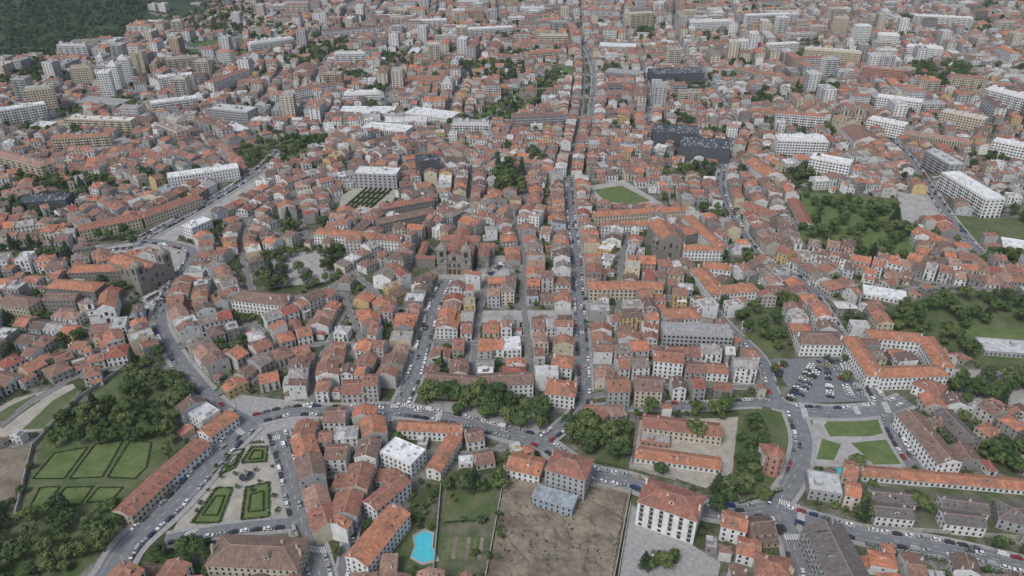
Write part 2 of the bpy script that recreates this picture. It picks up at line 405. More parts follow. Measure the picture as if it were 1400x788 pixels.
def rect_pts(cx,cy,L,W,ang,step=1.0):
    nx=max(2,int(L/step)+1); ny=max(2,int(W/step)+1)
    a,b=np.meshgrid(np.linspace(-L/2,L/2,nx),np.linspace(-W/2,W/2,ny)); c,s=math.cos(ang),math.sin(ang)
    return cx+a*c-b*s, cy+a*s+b*c
def free(cx,cy,L,W,ang):
    x,y=rect_pts(cx,cy,L,W,ang,1.6); iy,ix=idx(x,y); return not occ[iy,ix].any()
def mark(cx,cy,L,W,ang,v=2):
    x,y=rect_pts(cx,cy,L,W,ang,.6); iy,ix=idx(x,y); occ[iy,ix]=v
def visible(x,y,m=70):
    d=y*CP+H*SP
    return 185<y<1960 and abs(x)<.70*d+m

# =============================================================== ground + areas
def sheet(name,pts,z,mat):
    me=bpy.data.meshes.new(name); me.from_pydata([(p[0],p[1],z) for p in pts],[],[tuple(range(len(pts)))]); me.materials.append(M[mat]); me.update()
    return put(me,name,0,0)
sheet('ground',[(-9000,-1500),(9000,-1500),(9000,14000),(-9000,14000)],0,'ground')
zc=[0.004]
def area(name,px,mat,v=3,world=False,keep=True):
    pts=px if world else GP(px); zc[0]+=.004
    if v: mark_poly(pts,v)
    return sheet(name,pts,zc[0],mat)

# =============================================================== streets
def smooth(pts,step=4.0):
    P=[Vector(p) for p in pts]; P=[P[0]*2-P[1]]+P+[P[-1]*2-P[-2]]; out=[]
    for i in range(1,len(P)-2):
        n=max(2,int((P[i+1]-P[i]).length/step))
        for k in range(n):
            t=k/n; a,b,c,d=P[i-1],P[i],P[i+1],P[i+2]
            out.append(.5*((2*b)+(c-a)*t+(2*a-5*b+4*c-d)*t*t+(3*b-a-3*c+d)*t**3))
    out.append(P[-2]); return out
STREETS=[]; rz=[0.302]      # every carriageway sheet lies above every area sheet
def street(px,hw,sw=1.2,park=(1,1),major=True,world=False,houses=True,mat='asphalt',name='street',lane=True):
    pts=smooth(px if world else GP(px))
    tan=[]
    for i in range(len(pts)):
        t=(pts[min(i+1,len(pts)-1)]-pts[max(i-1,0)]).normalized(); tan.append(t)
    rz[0]+=.004
    STREETS.append(dict(p=pts,t=tan,hw=hw,sw=sw,park=park,major=major,z=rz[0],houses=houses,mat=mat,name=name,lane=lane,W=R.uniform(10.5,14)))
    for i in range(len(pts)-1):
        a,b=pts[i],pts[i+1]; l=(b-a).length; 
        if l<.01: continue
        c=(a+b)/2; ang=math.atan2(b.y-a.y,b.x-a.x)
        x,y=rect_pts(c.x,c.y,l+1,2*(hw+sw),ang,.7); iy,ix=idx(x,y); occ[iy,ix]=1
        x,y=rect_pts(c.x,c.y,l+1,2*hw-.6,ang,.7); iy,ix=idx(x,y); roadc[iy,ix]=1
S=street
S([(110,830),(150,788),(178,745),(240,688),(300,622),(342,580)],6.5,3,(1,1))
S([(342,580),(300,556),(262,515),(235,478),(218,440),(226,405),(252,368),(262,345),(235,335),(190,328)],4.5,2.5,(1,0))
S([(190,330),(260,292),(345,240),(385,205)],5,3,(1,1))
S([(342,576),(400,563),(460,563),(540,562),(620,574),(690,592),(740,606),(800,645),(870,662),(930,690),(1000,702),(1055,698)],5,2.5,(1,1))
S([(742,604),(785,570),(798,540),(797,490),(792,420),(788,350),(781,300),(777,245)],4.3,1.6,(1,1))
S([(545,562),(568,510),(582,460),(598,410),(612,382)],5,2,(1,1))
S([(378,590),(394,640),(408,700),(430,760),(445,820)],5.5,2,(1,1))
S([(530,565),(522,600),(500,670),(480,730),(465,820)],3,1.2,(1,0))
S([(225,740),(320,724),(405,716)],3.5,2,(0,1),houses=False)
S([(1085,562),(1097,605),(1085,655),(1062,697),(1085,745),(1100,830)],5,2.2,(0,1),houses=False)
S([(1066,700),(1180,732),(1300,752),(1440,785)],5,2.2,(1,1),houses=False)
S([(1085,562),(1150,565),(1205,560),(1240,548)],5,2.5,(1,0),houses=False)
S([(1000,190),(985,250),(1003,300),(1038,350),(1092,382),(1130,430),(1160,480),(1190,530),(1210,565),(1225,600),(1250,640)],4,1.8,(1,1))
S([(800,562),(860,556),(950,556),(1040,552),(1085,562)],3.5,1.5,(1,0))
S([(1200,180),(1240,215),(1268,255),(1300,302),(1340,350)],5,2,(1,1))
S([(1090,562),(1060,545),(1045,500),(1030,480),(1000,452),(960,415),(900,408),(792,408)],3.4,1.2,(1,0))
mn=dict(hw=1.9,sw=.6,park=(0,0),major=False,mat='asph2',name='lane',lane=False)
for px in [
 [(777,245),(785,200),(795,150),(798,100),(796,60),(792,0)],
 [(235,478),(300,458),(350,445),(400,428),(450,402),(482,372),(530,347),(560,332)],
 [(290,545),(340,505),(390,482),(450,470),(520,478),(572,482)],
 [(425,560),(432,512),(450,470),(470,430),(510,390),(545,352)],
 [(258,362),(310,368),(350,412),(440,398),(482,372)],
 [(600,408),(680,405),(790,402)],
 [(582,468),(660,470),(795,466)],
 [(645,540),(650,470),(660,405),(672,360)],
 [(725,540),(722,470),(715,405),(715,350),(700,310)],
 [(600,342),(560,332),(500,338),(430,335),(380,322),(330,300)],
 [(787,372),(720,372),(672,360)],
 [(784,322),(700,310),(640,292),(600,282),(560,300),(520,330)],
 [(797,445),(900,440),(1000,452)],
 [(797,505),(900,500),(1030,508)],
 [(785,345),(880,362),(950,352),(1020,332)],
 [(1040,352),(1100,350),(1200,368),(1300,392),(1420,400)],
 [(777,245),(700,237),(640,227),(560,240),(470,245),(400,262),(340,300)],
 [(777,245),(850,240),(930,240),(985,250),(1100,252),(1180,245),(1260,240)],
 [(785,200),(700,192),(600,190),(520,205),(440,235),(350,245)],
 [(785,200),(850,205),(920,215),(990,225)],
 [(219,440),(130,452),(60,445),(0,440)],
 [(262,515),(200,500),(120,512),(60,540),(0,585)],
 [(190,328),(100,345),(0,352)],[(190,328),(130,285),(60,300),(-20,310)],
 [(350,242),(300,195),(240,165),(200,120)],
 [(300,255),(200,225),(100,225),(0,235)],
 [(792,545),(900,530),(1045,530)],
 [(412,650),(505,650)],
 [(570,620),(640,622),(720,605)],[(612,500),(690,495),(795,490)],
 [(905,440),(903,500),(905,555)],[(860,300),(850,362),(845,440)],
 [(340,300),(330,340),(350,412)],[(400,262),(420,330)],[(482,372),(540,420),(592,430)],
 [(380,482),(350,445)],[(500,478),(480,430),(470,400)],[(640,292),(640,227),(600,190)],[(700,310),(720,270),(700,237)],
 [(1100,350),(1080,300),(1050,250),(1000,215)],[(1092,382),(1160,420),(1230,400),(1300,392)],
 [(470,245),(480,210),(440,180),(460,140)],
]: S(px,**mn)
area('boulevard_paving',[(205,330),(225,338),(350,262),(372,232),(345,240),(262,292)],'plaza')
area('plaza',[(300,556),(330,540),(372,545),(440,552),(440,575),(385,592),(370,600),(310,608)],'side')
for k in range(-15,16):
    x=k*84+R.uniform(-18,18); th=R.uniform(-.08,.08)
    pts=[(x+(y-850)*(.04+th)+16*math.sin(y*.006+k*.9)+(x*.10)*(y-850)/1000, y) for y in range(860,1990,70)]
    if abs(x+4)<45: continue
    S(pts,3.0,1.5,(1,1),False,True,lane=False,name='far_street')
for k in range(14):
    y=880+k*78+R.uniform(-16,16); th=R.uniform(-.07,.07)
    pts=[(x,y+x*th+18*math.sin(x*.005+k*1.7)+abs(x)*.05) for x in range(-1450,1460,80)]
    S(pts,3.0,1.5,(1,0),False,True,lane=False,name='far_street')

# ---------------------------------------------------------------- open areas
area('garden_paths',[(300,612),(372,605),(388,712),(235,728)],'sand')
lawns=[[(262,716),(296,668),(318,668),(300,716)],[(330,712),(336,668),(368,660),(368,708)],[(330,634),(344,612),(366,612),(364,632)],[(300,650),(318,618),(334,615),(322,640)]]
for l in lawns: area('lawn',l,'lawn',0)
area('palace_garden_ground',[(20,720),(60,600),(100,560),(180,500),(240,480),(280,530),(240,580),(240,640),(190,700)],'grass')
pl=[[(95,655),(130,608),(168,603),(140,653)],[(147,653),(178,603),(207,606),(200,640),(185,655)],[(45,655),(75,620),(120,612),(88,655)],
    [(42,692),(55,667),(82,666),(60,696)],[(68,695),(90,667),(127,666),(110,690)],[(118,688),(135,667),(168,667),(152,685)]]
for l in pl: area('lawn',l,'lawn',0)
area('woodland_floor',[(-40,700),(60,700),(140,680),(172,700),(150,750),(90,800),(-60,830)],'grass')
area('bare_earth',[(-30,618),(48,612),(20,680),(-40,700)],'dirt')
area('allotment',[(-60,590),(20,545),(100,525),(110,540),(60,590),(0,605),(-60,612)],'sand')
area('allotment_strip',[(-50,592),(20,552),(48,540),(56,548),(20,572),(-45,606)],'grass',0)
area('allotment_strip',[(30,588),(72,548),(104,530),(108,538),(92,556),(62,586)],'grass',0)
area('excavation_site',[(688,640),(742,658),(862,672),(838,800),(655,800)],'dirt')
area('vegetable_garden',[(605,640),(690,650),(690,720),(660,790),(590,790),(600,700)],'field')
area('lawn',[(612,665),(680,668),(668,712),(606,716)],'grass',0)
for i in range(6): area('vegetable_bed',[(612+i*9,735),(617+i*9,735),(613+i*9,765),(608+i*9,765)],'dirt' if i%2 else 'lawn',0)
area('pool_terrace',[(552,720),(602,720),(604,790),(545,790)],'grass')
area('parking_lot',[(1052,492),(1165,488),(1200,548),(1092,552)],'asphalt')
area('lawn_paths',[(1112,568),(1225,562),(1275,640),(1180,640),(1105,640)],'plaza')
area('lawn',[(1126,582),(1140,568),(1205,567),(1220,590),(1190,597),(1135,597)],'lawn',0)
area('lawn',[(1163,606),(1222,600),(1246,634),(1195,636)],'lawn',0)
area('lawn',[(1116,628),(1124,600),(1150,608),(1140,630)],'lawn',0)
area('school_yard',[(985,572),(1010,570),(1012,640),(965,668),(925,655),(860,640),(872,575)],'sand')
area('tower_garden',[(1010,562),(1070,556),(1082,620),(1062,672),(1020,690),(1000,660)],'grass')
area('overgrown_plot',[(1095,262),(1230,275),(1250,355),(1180,352),(1095,330)],'lawn')
area('overgrown_plot',[(1200,425),(1300,400),(1400,412),(1420,500),(1340,500),(1230,455)],'grass')
area('meadow',[(1290,295),(1420,300),(1420,335),(1310,330)],'grass')
area('meadow',[(1290,440),(1420,452),(1420,472),(1320,470)],'lawn',0)
area('park_ground',[(1300,505),(1420,510),(1420,560),(1310,552)],'plaza')
area('paved_yard',[(1225,262),(1275,270),(1290,305),(1235,305)],'plaza')
area('square',[(360,350),(440,343),(452,385),(368,395)],'plaza')
area('formal_garden',[(468,266),(500,250),(545,252),(538,275),(505,292),(462,288)],'sand')
area('field_surround',[(802,256),(852,246),(905,278),(868,286),(818,280)],'plaza')
area('sports_lawn',[(812,260),(850,254),(890,275),(860,280),(828,276)],'lawn',0)
area('cathedral_square',[(655,350),(690,350),(700,385),(600,392),(600,372),(650,372)],'plaza')
area('church_forecourt',[(215,350),(262,345),(248,372),(222,408),(205,420),(172,440),(190,410),(228,385)],'plaza')
area('church_square',[(100,338),(190,332),(250,340),(235,352),(150,350)],'plaza')
area('forecourt',[(1010,455),(1060,455),(1070,490),(1035,490)],'grass')
area('yard',[(862,690),(945,745),(985,770),(980,800),(845,800)],'side')
area('yard',[(1185,665),(1400,668),(1400,735),(1300,728),(1185,722)],'field')
area('avenue_garden',[(628,172),(690,138),(768,88),(786,98),(722,150),(650,182)],'lawn')
area('avenue_path',[(650,170),(765,95),(770,98),(660,174)],'plaza',0)
area('grove_ground',[(330,205),(400,188),(455,190),(400,218),(345,232)],'grass')
area('tree_square',[(580,548),(745,556),(752,592),(690,585),(600,566)],'side')
area('traffic_island',[(775,590),(850,600),(860,640),(800,628)],'grass')
area('seminary_square',[(960,290),(1000,300),(1010,320),(985,322)],'plaza')
area('lane_court',[(655,425),(780,425),(782,440),(655,442)],'plaza')
for px in [[(1020,420),(1065,425),(1068,455),(1030,455)],[(1060,60),(1120,62),(1125,80),(1060,78)],[(250,60),(330,50),(335,66),(260,76)]]: area('meadow',px,'grass')
print('zc',zc[0])
forest=GP([(-140,-8),(210,-8),(215,20),(165,58),(90,70),(60,84),(-140,110)])
mark_poly(forest,3)

# ---------------------------------------------------------------- named buildings (ridge read at roof height)
def bld(a,b,W,st,roof='hip',name='town_house',rm='roof',wm='wall',fh=2.95,party=False,chim=True,balc=0,seed=1,shop=False,apt=False,wd=1.0,step=2.6):
    r=random.Random(seed+int(a[0]*7+a[1])); 
    h=st*fh+.5; rh=W*.2 if roof!='flat' else .3
    p=G(a[0],a[1],h+rh);q=G(b[0],b[1],h+rh); L=math.hypot(q[0]-p[0],q[1]-p[1]); ang=math.atan2(q[1]-p[1],q[0]-p[0])
    if apt: mb,_=apartment(L,W,st,r,roof,balc>0)
    else: mb,_=house(L,W,st,roof,r,fh,party,chim,balc,wd,step,shop,False)
    me=mb.mesh(name,{'roof':rm,'wall':wm,'wall_apt':wm,'flat':{'wall_w':'flat_w','wall_d':'flat_d'}.get(wm,'flat')})
    cx,cy=(p[0]+q[0])/2,(p[1]+q[1])/2
    mark(cx,cy,L+.5,W+.5,ang,2); return put(me,name,cx,cy,ang)
B=bld
B((880,662),(960,688),17,5,'hip','terraced_apartment_building','roof_r','wall_w',balc=.9,wd=1.6,step=4)
B((752,622),(806,636),15,5,'hip','apartment_house','roof_r','wall_m')
B((697,624),(742,634),13,2,'gable','town_house','roof_o','wall_w')
B((732,668),(786,684),8,2,'shed','metal_shed','roof_s','wall_bl',chim=False)
B((880,571),(987,584),11,2,'gable','school_building','roof_r','wall_c')
B((870,614),(985,630),9,1,'gable','school_building','roof_o','wall_w')
B((876,595),(916,600),8,1,'flat','school_annex','roof_r','wall_p')
B((748,522),(788,527),14,3,'hip','town_house','roof_o','wall_w')
B((756,488),(784,492),12,3,'hip','town_house','roof_o','wall_w')
B((582,512),(656,519),12,3,'gable','long_terrace','roof_b','wall_c')
B((660,515),(728,512),12,3,'gable','long_terrace','roof_b','wall')
B((1092,456),(1150,457),15,3,'hip','manor_house','roof_b','wall_w')
for a,b in (((1188,452),(1262,458)),((1266,456),(1294,498)),((1200,505),(1292,502)),((1163,456),(1200,510))):
    B(a,b,11,3,'hip','palace_wing','roof_o','wall_w')
B((1255,515),(1292,530),12,2,'hip','town_house','roof_r','wall_w')
B((1242,560),(1302,628),13,3,'gable','convent_building','roof_b','wall_w')
B((1290,558),(1330,600),11,2,'gable','convent_building','roof_d','wall_g')
B((1178,640),(1410,660),8,1,'gable','long_outbuilding','roof_o','wall_w')
for a,b in (((1192,672),(1250,678)),((1288,682),(1350,690)),((1196,692),(1248,697)),((1290,702),(1346,708))):
    B(a,b,9,2,'gable','terrace_house','roof_d','wall_w')
B((1366,690),(1412,702),13,2,'hip','town_house','roof_d','wall_m')
B((1128,712),(1172,800),18,4,'gable','apartment_building','roof_d','wall_m',balc=.5)
B((1105,655),(1150,662),14,2,'flat','modern_house','roof_r','wall_m')
B((988,704),(1022,712),10,3,'gable','town_house','roof_o','wall_w')
B((1035,766),(1085,775),13,3,'hip','town_house','roof_r','wall_c')
B((1010,740),(1040,748),10,2,'gable','town_house','roof_o','wall_w')
B((290,744),(412,750),17,3,'hip','mansion','roof_b','wall_c')
B((486,762),(545,692),12,3,'gable','long_terrace','roof_o','wall_w')
B((505,688),(552,650),9,3,'gable','town_house','roof_r','wall_w')
B((530,607),(572,625),13,3,'flat','white_modern_building','roof_r','wall_w')
B((165,698),(222,645),11,2,'gable','terrace_row','roof_r','wall_c')
B((222,645),(275,600),11,2,'gable','terrace_row','roof_r','wall_w')
B((278,590),(316,562),10,2,'gable','terrace_row','roof_o','wall_w')
B((545,578),(632,583),8,2,'gable','terrace_row','roof_o','wall_w')
B((592,640),(622,592),8,2,'gable','terrace_row','roof_o','wall')
B((322,398),(395,406),15,3,'hip','manor_house','roof_b','wall_w')
B((432,312),(512,319),12,3,'hip','town_hall','roof_o','wall_w')
B((514,320),(550,323),11,3,'hip','town_house','roof_r','wall_w')
B((515,300),(588,285),11,3,'gable','archbishop_palace','roof_b','wall_g')
B((500,300),(480,318),10,2,'gable','archbishop_palace','roof_b','wall_g')
B((520,280),(590,268),11,3,'gable','archbishop_palace','roof_r','wall_g')
B((812,290),(940,282),10,3,'hip','seminary_wing','roof_o','wall_c')
B((940,292),(988,335),10,3,'hip','seminary_wing','roof_o','wall_w')
B((935,335),(988,336),10,3,'hip','seminary_wing','roof_o','wall_w')
B((825,303),(885,302),9,2,'gable','seminary_wing','roof_o','wall_w')
B((955,362),(985,398),12,3,'hip','school_block','roof_o','wall_w')
B((985,392),(1034,388),12,3,'hip','school_block','roof_o','wall_w')
B((962,358),(1000,362),11,3,'hip','school_block','roof_o','wall_w')
B((805,386),(905,386),12,3,'gable','arcaded_building','roof_o','wall_c',wd=1.4,step=3)
B((1180,395),(1240,405),14,1,'flat','white_hall','roof','wall_w')
B((105,308),(190,291),14,3,'hip','convent_row','roof_r','wall_c')
B((190,291),(270,264),14,3,'hip','convent_row','roof_r','wall_c')
B((228,240),(325,226),14,4,'flat','civic_building','roof','wall_w')
B((255,310),(283,298),12,4,'flat','white_civic_block','roof','wall_w')
B((0,404),(46,410),13,3,'hip','convent_row','roof_b','wall_c')
B((68,383),(135,388),13,3,'hip','convent_row','roof_o','wall_g')
B((95,364),(182,361),12,3,'hip','convent_row','roof_o','wall_g')
B((62,402),(105,402),10,3,'gable','convent_row','roof_b','wall_g')
B((25,272),(95,268),20,3,'flat','market_hall','roof','wall_d')
B((570,217),(598,214),18,7,'flat','office_tower','roof','wall_d',wd=1.6)
B((487,232),(545,234),20,5,'flat','office_block','roof','wall_m',wd=2,step=4.4)
B((893,175),(955,178),32,5,'flat','shopping_centre','roof','wall_d')
B((930,193),(998,198),34,5,'flat','shopping_centre','roof','wall_d')
B((890,98),(958,96),34,5,'flat','office_block','roof','wall_d')
B((1300,235),(1362,272),18,6,'flat','modern_apartment_block','roof','wall_w',apt=True,balc=1)
B((1275,205),(1310,225),16,6,'flat','modern_apartment_block','roof','wall_m',apt=True,balc=1)
B((1062,188),(1130,190),18,6,'flat','hospital_block','roof','wall_w',apt=True)
B((1110,212),(1165,222),16,6,'flat','hospital_block','roof','wall_w',apt=True)
B((1255,310),(1300,330),14,1,'gable','warehouse','roof_o','wall_w')
B((1085,270),(1105,305),10,1,'gable','warehouse','roof_r','wall_w')
B((1030,215),(1060,235),20,3,'gable','market_hall','roof_o','wall_w')
B((1370,330),(1420,338),18,2,'flat','white_hall','roof','wall_w')
B((1340,470),(1420,476),16,1,'flat','white_hall','roof','wall_m')
B((1020,275),(1060,290),14,3,'gable','town_house','roof_r','wall')
B((292,145),(345,150),22,6,'flat','office_block','roof','wall_m',apt=True)
B((905,448),(1000,452),14,4,'flat','office_block','roof','wall_m',wd=1.6)
B((910,425),(955,422),14,3,'hip','town_house','roof_o','wall_w')
B((895,480),(935,484),13,4,'gable','town_house','roof_r','wall')
B((830,520),(860,520),14,4,'gable','town_house','roof_r','wall_m')
B((868,518),(905,520),14,4,'gable','town_house','roof_b','wall_c')
for i,(a,b) in enumerate([((420,572),(412,592)),((412,592),(420,618)),((420,618),(426,648)),((428,662),(436,690)),((436,690),(446,716)),((508,566),(512,590)),((506,596),(498,622)),((494,630),(484,664)),((478,668),(468,700)),((466,704),(458,716))]):
    B(a,b,11+i%3,3,'gable','row_house',('roof_r','roof_o','roof_b','roof')[i%4],('wall_w','wall_c','wall_m')[i%3],party=True,shop=True,balc=.2)
for a,b,W,st,rf,wm in [((132,98),(150,97),16,12,'flat','wall_w'),((160,80),(176,79),16,12,'flat','wall_w'),((180,70),(196,70),15,11,'flat','wall_c'),((148,88),(162,88),15,12,'flat','wall_w'),((32,122),(72,118),16,10,'flat','wall_c'),((95,92),(125,90),15,8,'flat','wall_c'),
  ((-5,205),(62,222),13,5,'hip','wall_c'),((72,185),(150,180),13,5,'hip','wall_c'),((95,160),(182,163),13,5,'flat','wall_c'),((205,140),(268,132),14,5,'flat','wall_w'),((-5,150),(60,140),14,7,'flat','wall_w'),
  ((110,135),(170,140),26,2,'flat','wall_m'),((120,205),(175,190),24,1,'flat','wall_m'),((215,105),(262,100),13,7,'flat','wall_w'),((285,110),(335,92),13,6,'hip','wall_w'),((225,80),(270,76),13,7,'flat','wall_c'),
  ((465,150),(540,150),30,2,'flat','wall_w'),((560,150),(622,158),28,2,'flat','wall_w'),((470,128),(520,126),14,4,'flat','wall_w'),((500,170),(560,176),22,3,'flat','wall_w'),((400,120),(450,112),14,4,'hip','wall_w'),
  ((1010,90),(1110,112),12,3,'hip','wall_c'),((1100,66),(1178,72),13,6,'flat','wall_c'),((1142,24),(1160,24),16,12,'flat','wall_c'),((1170,34),(1190,34),16,12,'flat','wall_w'),((1200,46),(1230,48),15,8,'flat','wall_w'),((1050,60),(1090,58),13,6,'flat','wall_w'),
  ((1190,160),(1240,170),14,6,'flat','wall_w'),((1062,150),(1128,155),13,5,'hip','wall_w'),((1290,150),(1350,162),14,6,'flat','wall_c'),((1200,130),(1262,138),14,6,'flat','wall_w'),((1352,120),(1412,135),14,7,'flat','wall_w'),
  ((1180,90),(1235,95),13,6,'flat','wall_p'),((1240,62),(1290,66),14,6,'flat','wall_w'),((1300,100),(1350,105),14,5,'hip','wall_c'),((860,18),(892,16),20,9,'flat','wall_c'),((940,30),(1000,28),14,6,'flat','wall_w'),
  ((620,40),(700,36),14,5,'flat','wall_w'),((560,28),(610,26),14,5,'flat','wall_w'),((440,40),(520,34),14,5,'hip','wall_w'),((720,70),(770,66),14,5,'hip','wall_c'),((820,60),(870,62),24,3,'flat','wall_w'),((700,155),(770,152),14,4,'hip','wall_m'),
  ((1360,190),(1410,200),14,6,'flat','wall_w'),((1225,175),(1330,192),11,3,'hip','wall_c'),((830,95),(880,100),22,3,'flat','wall_m'),((340,60),(400,52),14,5,'flat','wall_w'),((1020,20),(1090,18),14,7,'flat','wall_w'),((1250,20),(1330,24),14,7,'flat','wall_w')]:
    B(a,b,W,st,rf,'apartment_block' if st>3 else 'commercial_hall','roof',wm,apt=st>3,balc=st%2)

# cathedral
def finial(mb,x,y,z): mb.cyl(x,y,z,z+1.6,.22,.05,6,'stone'); mb.box(x-.5,x+.5,y-.08,y+.08,z+1.0,z+1.2,'stone')
def tower(mb,cx,cy,w,h,k='stone',cap='stone',cr=.55):
    a=w/2
    mb.box(cx-a,cx+a,cy-a,cy+a,0,h,k)
    for z in (h*.45,h*.7,h-.1): mb.box(cx-a-.35,cx+a+.35,cy-a-.35,cy+a+.35,z,z+.5,'stone',bottom=True)
    for (nx,ny) in ((0,-1),(0,1),(1,0),(-1,0)):
        d=(abs(ny),abs(nx)); p0=(cx+nx*a-d[0]*a,cy+ny*a-d[1]*a)
        mb.wrect(p0,d,(nx,ny),w*.3,w*.7,h*.75,h*.93,.04,'glass'); mb.wrect(p0,d,(nx,ny),w*.36,w*.64,h*.93,h*.955,.045,'glass')  # open belfry arches: flat dark quads paint the shade inside, no panes
        mb.wrect(p0,d,(nx,ny),w*.38,w*.62,h*.52,h*.62,.04,'glass')
    for sx in(-1,1):
        for sy in(-1,1): mb.cyl(cx+sx*(a-.3),cy+sy*(a-.3),h+.4,h+2.6,.4,.06,6,k)
    z=h+.4; rs=[(a*1.05,0),(a*1.0,w*.12),(a*.78,w*.28),(a*.45,w*.4),(a*.3,w*.55),(a*.08,w*.75)]
    for (r0,z0),(r1,z1) in zip(rs,rs[1:]): mb.cyl(cx,cy,z+z0,z+z1,r0,r1,8,cap,True,math.pi/8)
    finial(mb,cx,cy,z+w*.75)
def cathedral():
    mb=MB()
    tower(mb,-10,0,8,23); tower(mb,10,0,8,23)
    mb.box(-6,6,-3,5,0,18,'stone'); mb.box(-6.3,6.3,-3.3,-2.9,12,12.5,'stone',bottom=True)
    mb.gabley(-6,6,-3,5,18,2.8,'roof','stone',None)
    for x in (-3.8,0,3.8): mb.wrect((x-1.3,-3),(1,0),(0,-1),0,2.6,0,5.2,.05,'door'); mb.wrect((x-.9,-3),(1,0),(0,-1),0,1.8,7,10.5,.05,'glass')
    mb.wrect((-1.6,-3),(1,0),(0,-1),0,3.2,13.6,16.8,.05,'glass')
    mb.box(-7,7,5,52,0,14,'stone'); mb.gabley(-7.5,7.5,5,52,14,3.2,'roof','stone')
    mb.box(-13,-7,5,50,0,10,'stone'); mb.poly([(-13.4,5,10),(-13.4,50,10),(-7,50,12.5),(-7,5,12.5)],'roof')
    mb.box(7,13,5,50,0,10,'stone'); mb.poly([(13.4,50,10),(13.4,5,10),(7,5,12.5),(7,50,12.5)],'roof')
    mb.box(-17,17,34,44,0,13,'stone'); mb.gable(-17.4,17.4,33.6,44.4,13,3.1,'roof','stone')
    mb.box(-5,5,52,60,0,15,'stone'); mb.hip(-5.4,5.4,52,60.4,15,2.2,'roof')
    for i in range(8):
        y=8+i*5.4
        for sx in(-1,1): mb.wrect((sx*13,y),(0,1),(sx,0),0,1.6,4,8,.05,'glass'); mb.box(sx*13.3-.3,sx*13.3+.3,y-1.6,y-.9,0,9.6,'stone')
        for sx in(-1,1): finial(mb,sx*7,y,14)
    mb.box(-34,-18,8,14,0,8,'wall_g'); mb.gable(-34.3,-17.7,7.7,14.3,8,1.6,'roof','wall_g')
    mb.box(-34,-28,14,40,0,8,'wall_g'); mb.gabley(-34.3,-27.7,14.3,40,8,1.6,'roof','wall_g')
    mb.box(18,27,10,26,0,11,'stone'); mb.gabley(17.6,27.4,9.7,26.3,11,2.2,'roof','stone')
    mb.box(18,30,28,36,0,11,'stone'); mb.gable(17.8,30.3,27.7,36.3,11,2.0,'roof','stone')
    return mb
cx,cy=G(622,376); mark(cx-2,cy+26,62,60,0,2)
put(cathedral().mesh('cathedral',{'roof':'roof_r'}),'cathedral',cx,cy+3,math.radians(-4),(.92,.92,.9))
def church(w,l,h,tw,th,mat,roofm,two=True):
    mb=MB(); a=w/2
    mb.box(-a,a,0,l,0,h,mat); mb.gabley(-a-.4,a+.4,0,l,h,w*.25,'roof',mat)
    mb.box(-a-.3,a+.3,-.8,0,0,h+1,mat); mb.gabley(-a-.3,a+.3,-.8,0,h+1,w*.3,'roof',mat,None); finial(mb,0,-.4,h+1+w*.3)
    mb.wrect((-1.2,-.8),(1,0),(0,-1),0,2.4,0,4.2,.05,'door'); mb.wrect((-1,-.8),(1,0),(0,-1),0,2,h*.6,h*.85,.05,'glass')
    for x in(-a*.6,a*.6): mb.wrect((x-.6,-.8),(1,0),(0,-1),0,1.2,h*.5,h*.7,.05,'glass')
    for i in range(int(l/6)):
        for sx in(-1,1): mb.wrect((sx*a,3+i*6),(0,1),(sx,0),0,1.4,h*.5,h*.8,.05,'glass')
    tower(mb,-a-tw/2-.3,tw/2-.8,tw,th,mat)
    if two: tower(mb,a+tw/2+.3,tw/2-.8,tw,th,mat)
    return mb
def putchurch(px,ang,*args,rm='roof_o',name='church'):
    mb=church(*args); x,y=G(*px); a=math.radians(ang)
    l=args[1]; mark(x-math.sin(a)*l/2,y+math.cos(a)*l/2,args[0]+2*args[3]+2,l+3,a,2)
    put(mb.mesh(name,{'roof':rm}),name,x,y,a)
putchurch((218,392),62,15,42,14,7,22,'wall_g',None)
putchurch((150,442),20,11,24,11,5,18,'wall_w',None,False,name='chapel')
putchurch((915,352),8,17,34,15,5,16,'wall_g',None,False)
putchurch((722,140),-10,12,30,12,5,26,'wall_g',None)
putchurch((1160,182),10,12,26,12,6,28,'wall_c',None)
putchurch((432,130),30,12,26,12,5,22,'wall_w',None)
mb=MB(); mb.cyl(0,0,0,13,4.6,4.6,8,'wall_p'); mb.cyl(0,0,13,13.5,5.1,5.1,8,'trim'); mb.cyl(0,0,13.5,17,5.2,.3,8,'roof'); mb.cyl(0,0,17,18.6,.25,.05,6,'trim')
for i in range(8):
    a=math.pi/8+i*math.pi/4; rr=4.6*math.cos(math.pi/8); d=(-math.sin(a),math.cos(a)); n=(math.cos(a),math.sin(a))
    for z in (2,5.5,9.5): mb.wrect((n[0]*rr,n[1]*rr),d,n,-.5,.5,z,z+1.9,.05,'glass')
mb.box(-4,4,4,12,0,8,'wall_w'); mb.hip(-4.4,4.4,3.8,12.4,8,2,'roof')
x,y=G(1055,645); mark(x,y+3,12,18,0,2); put(mb.mesh('octagonal_tower',{'roof':'roof_r'}),'octagonal_tower',x,y)

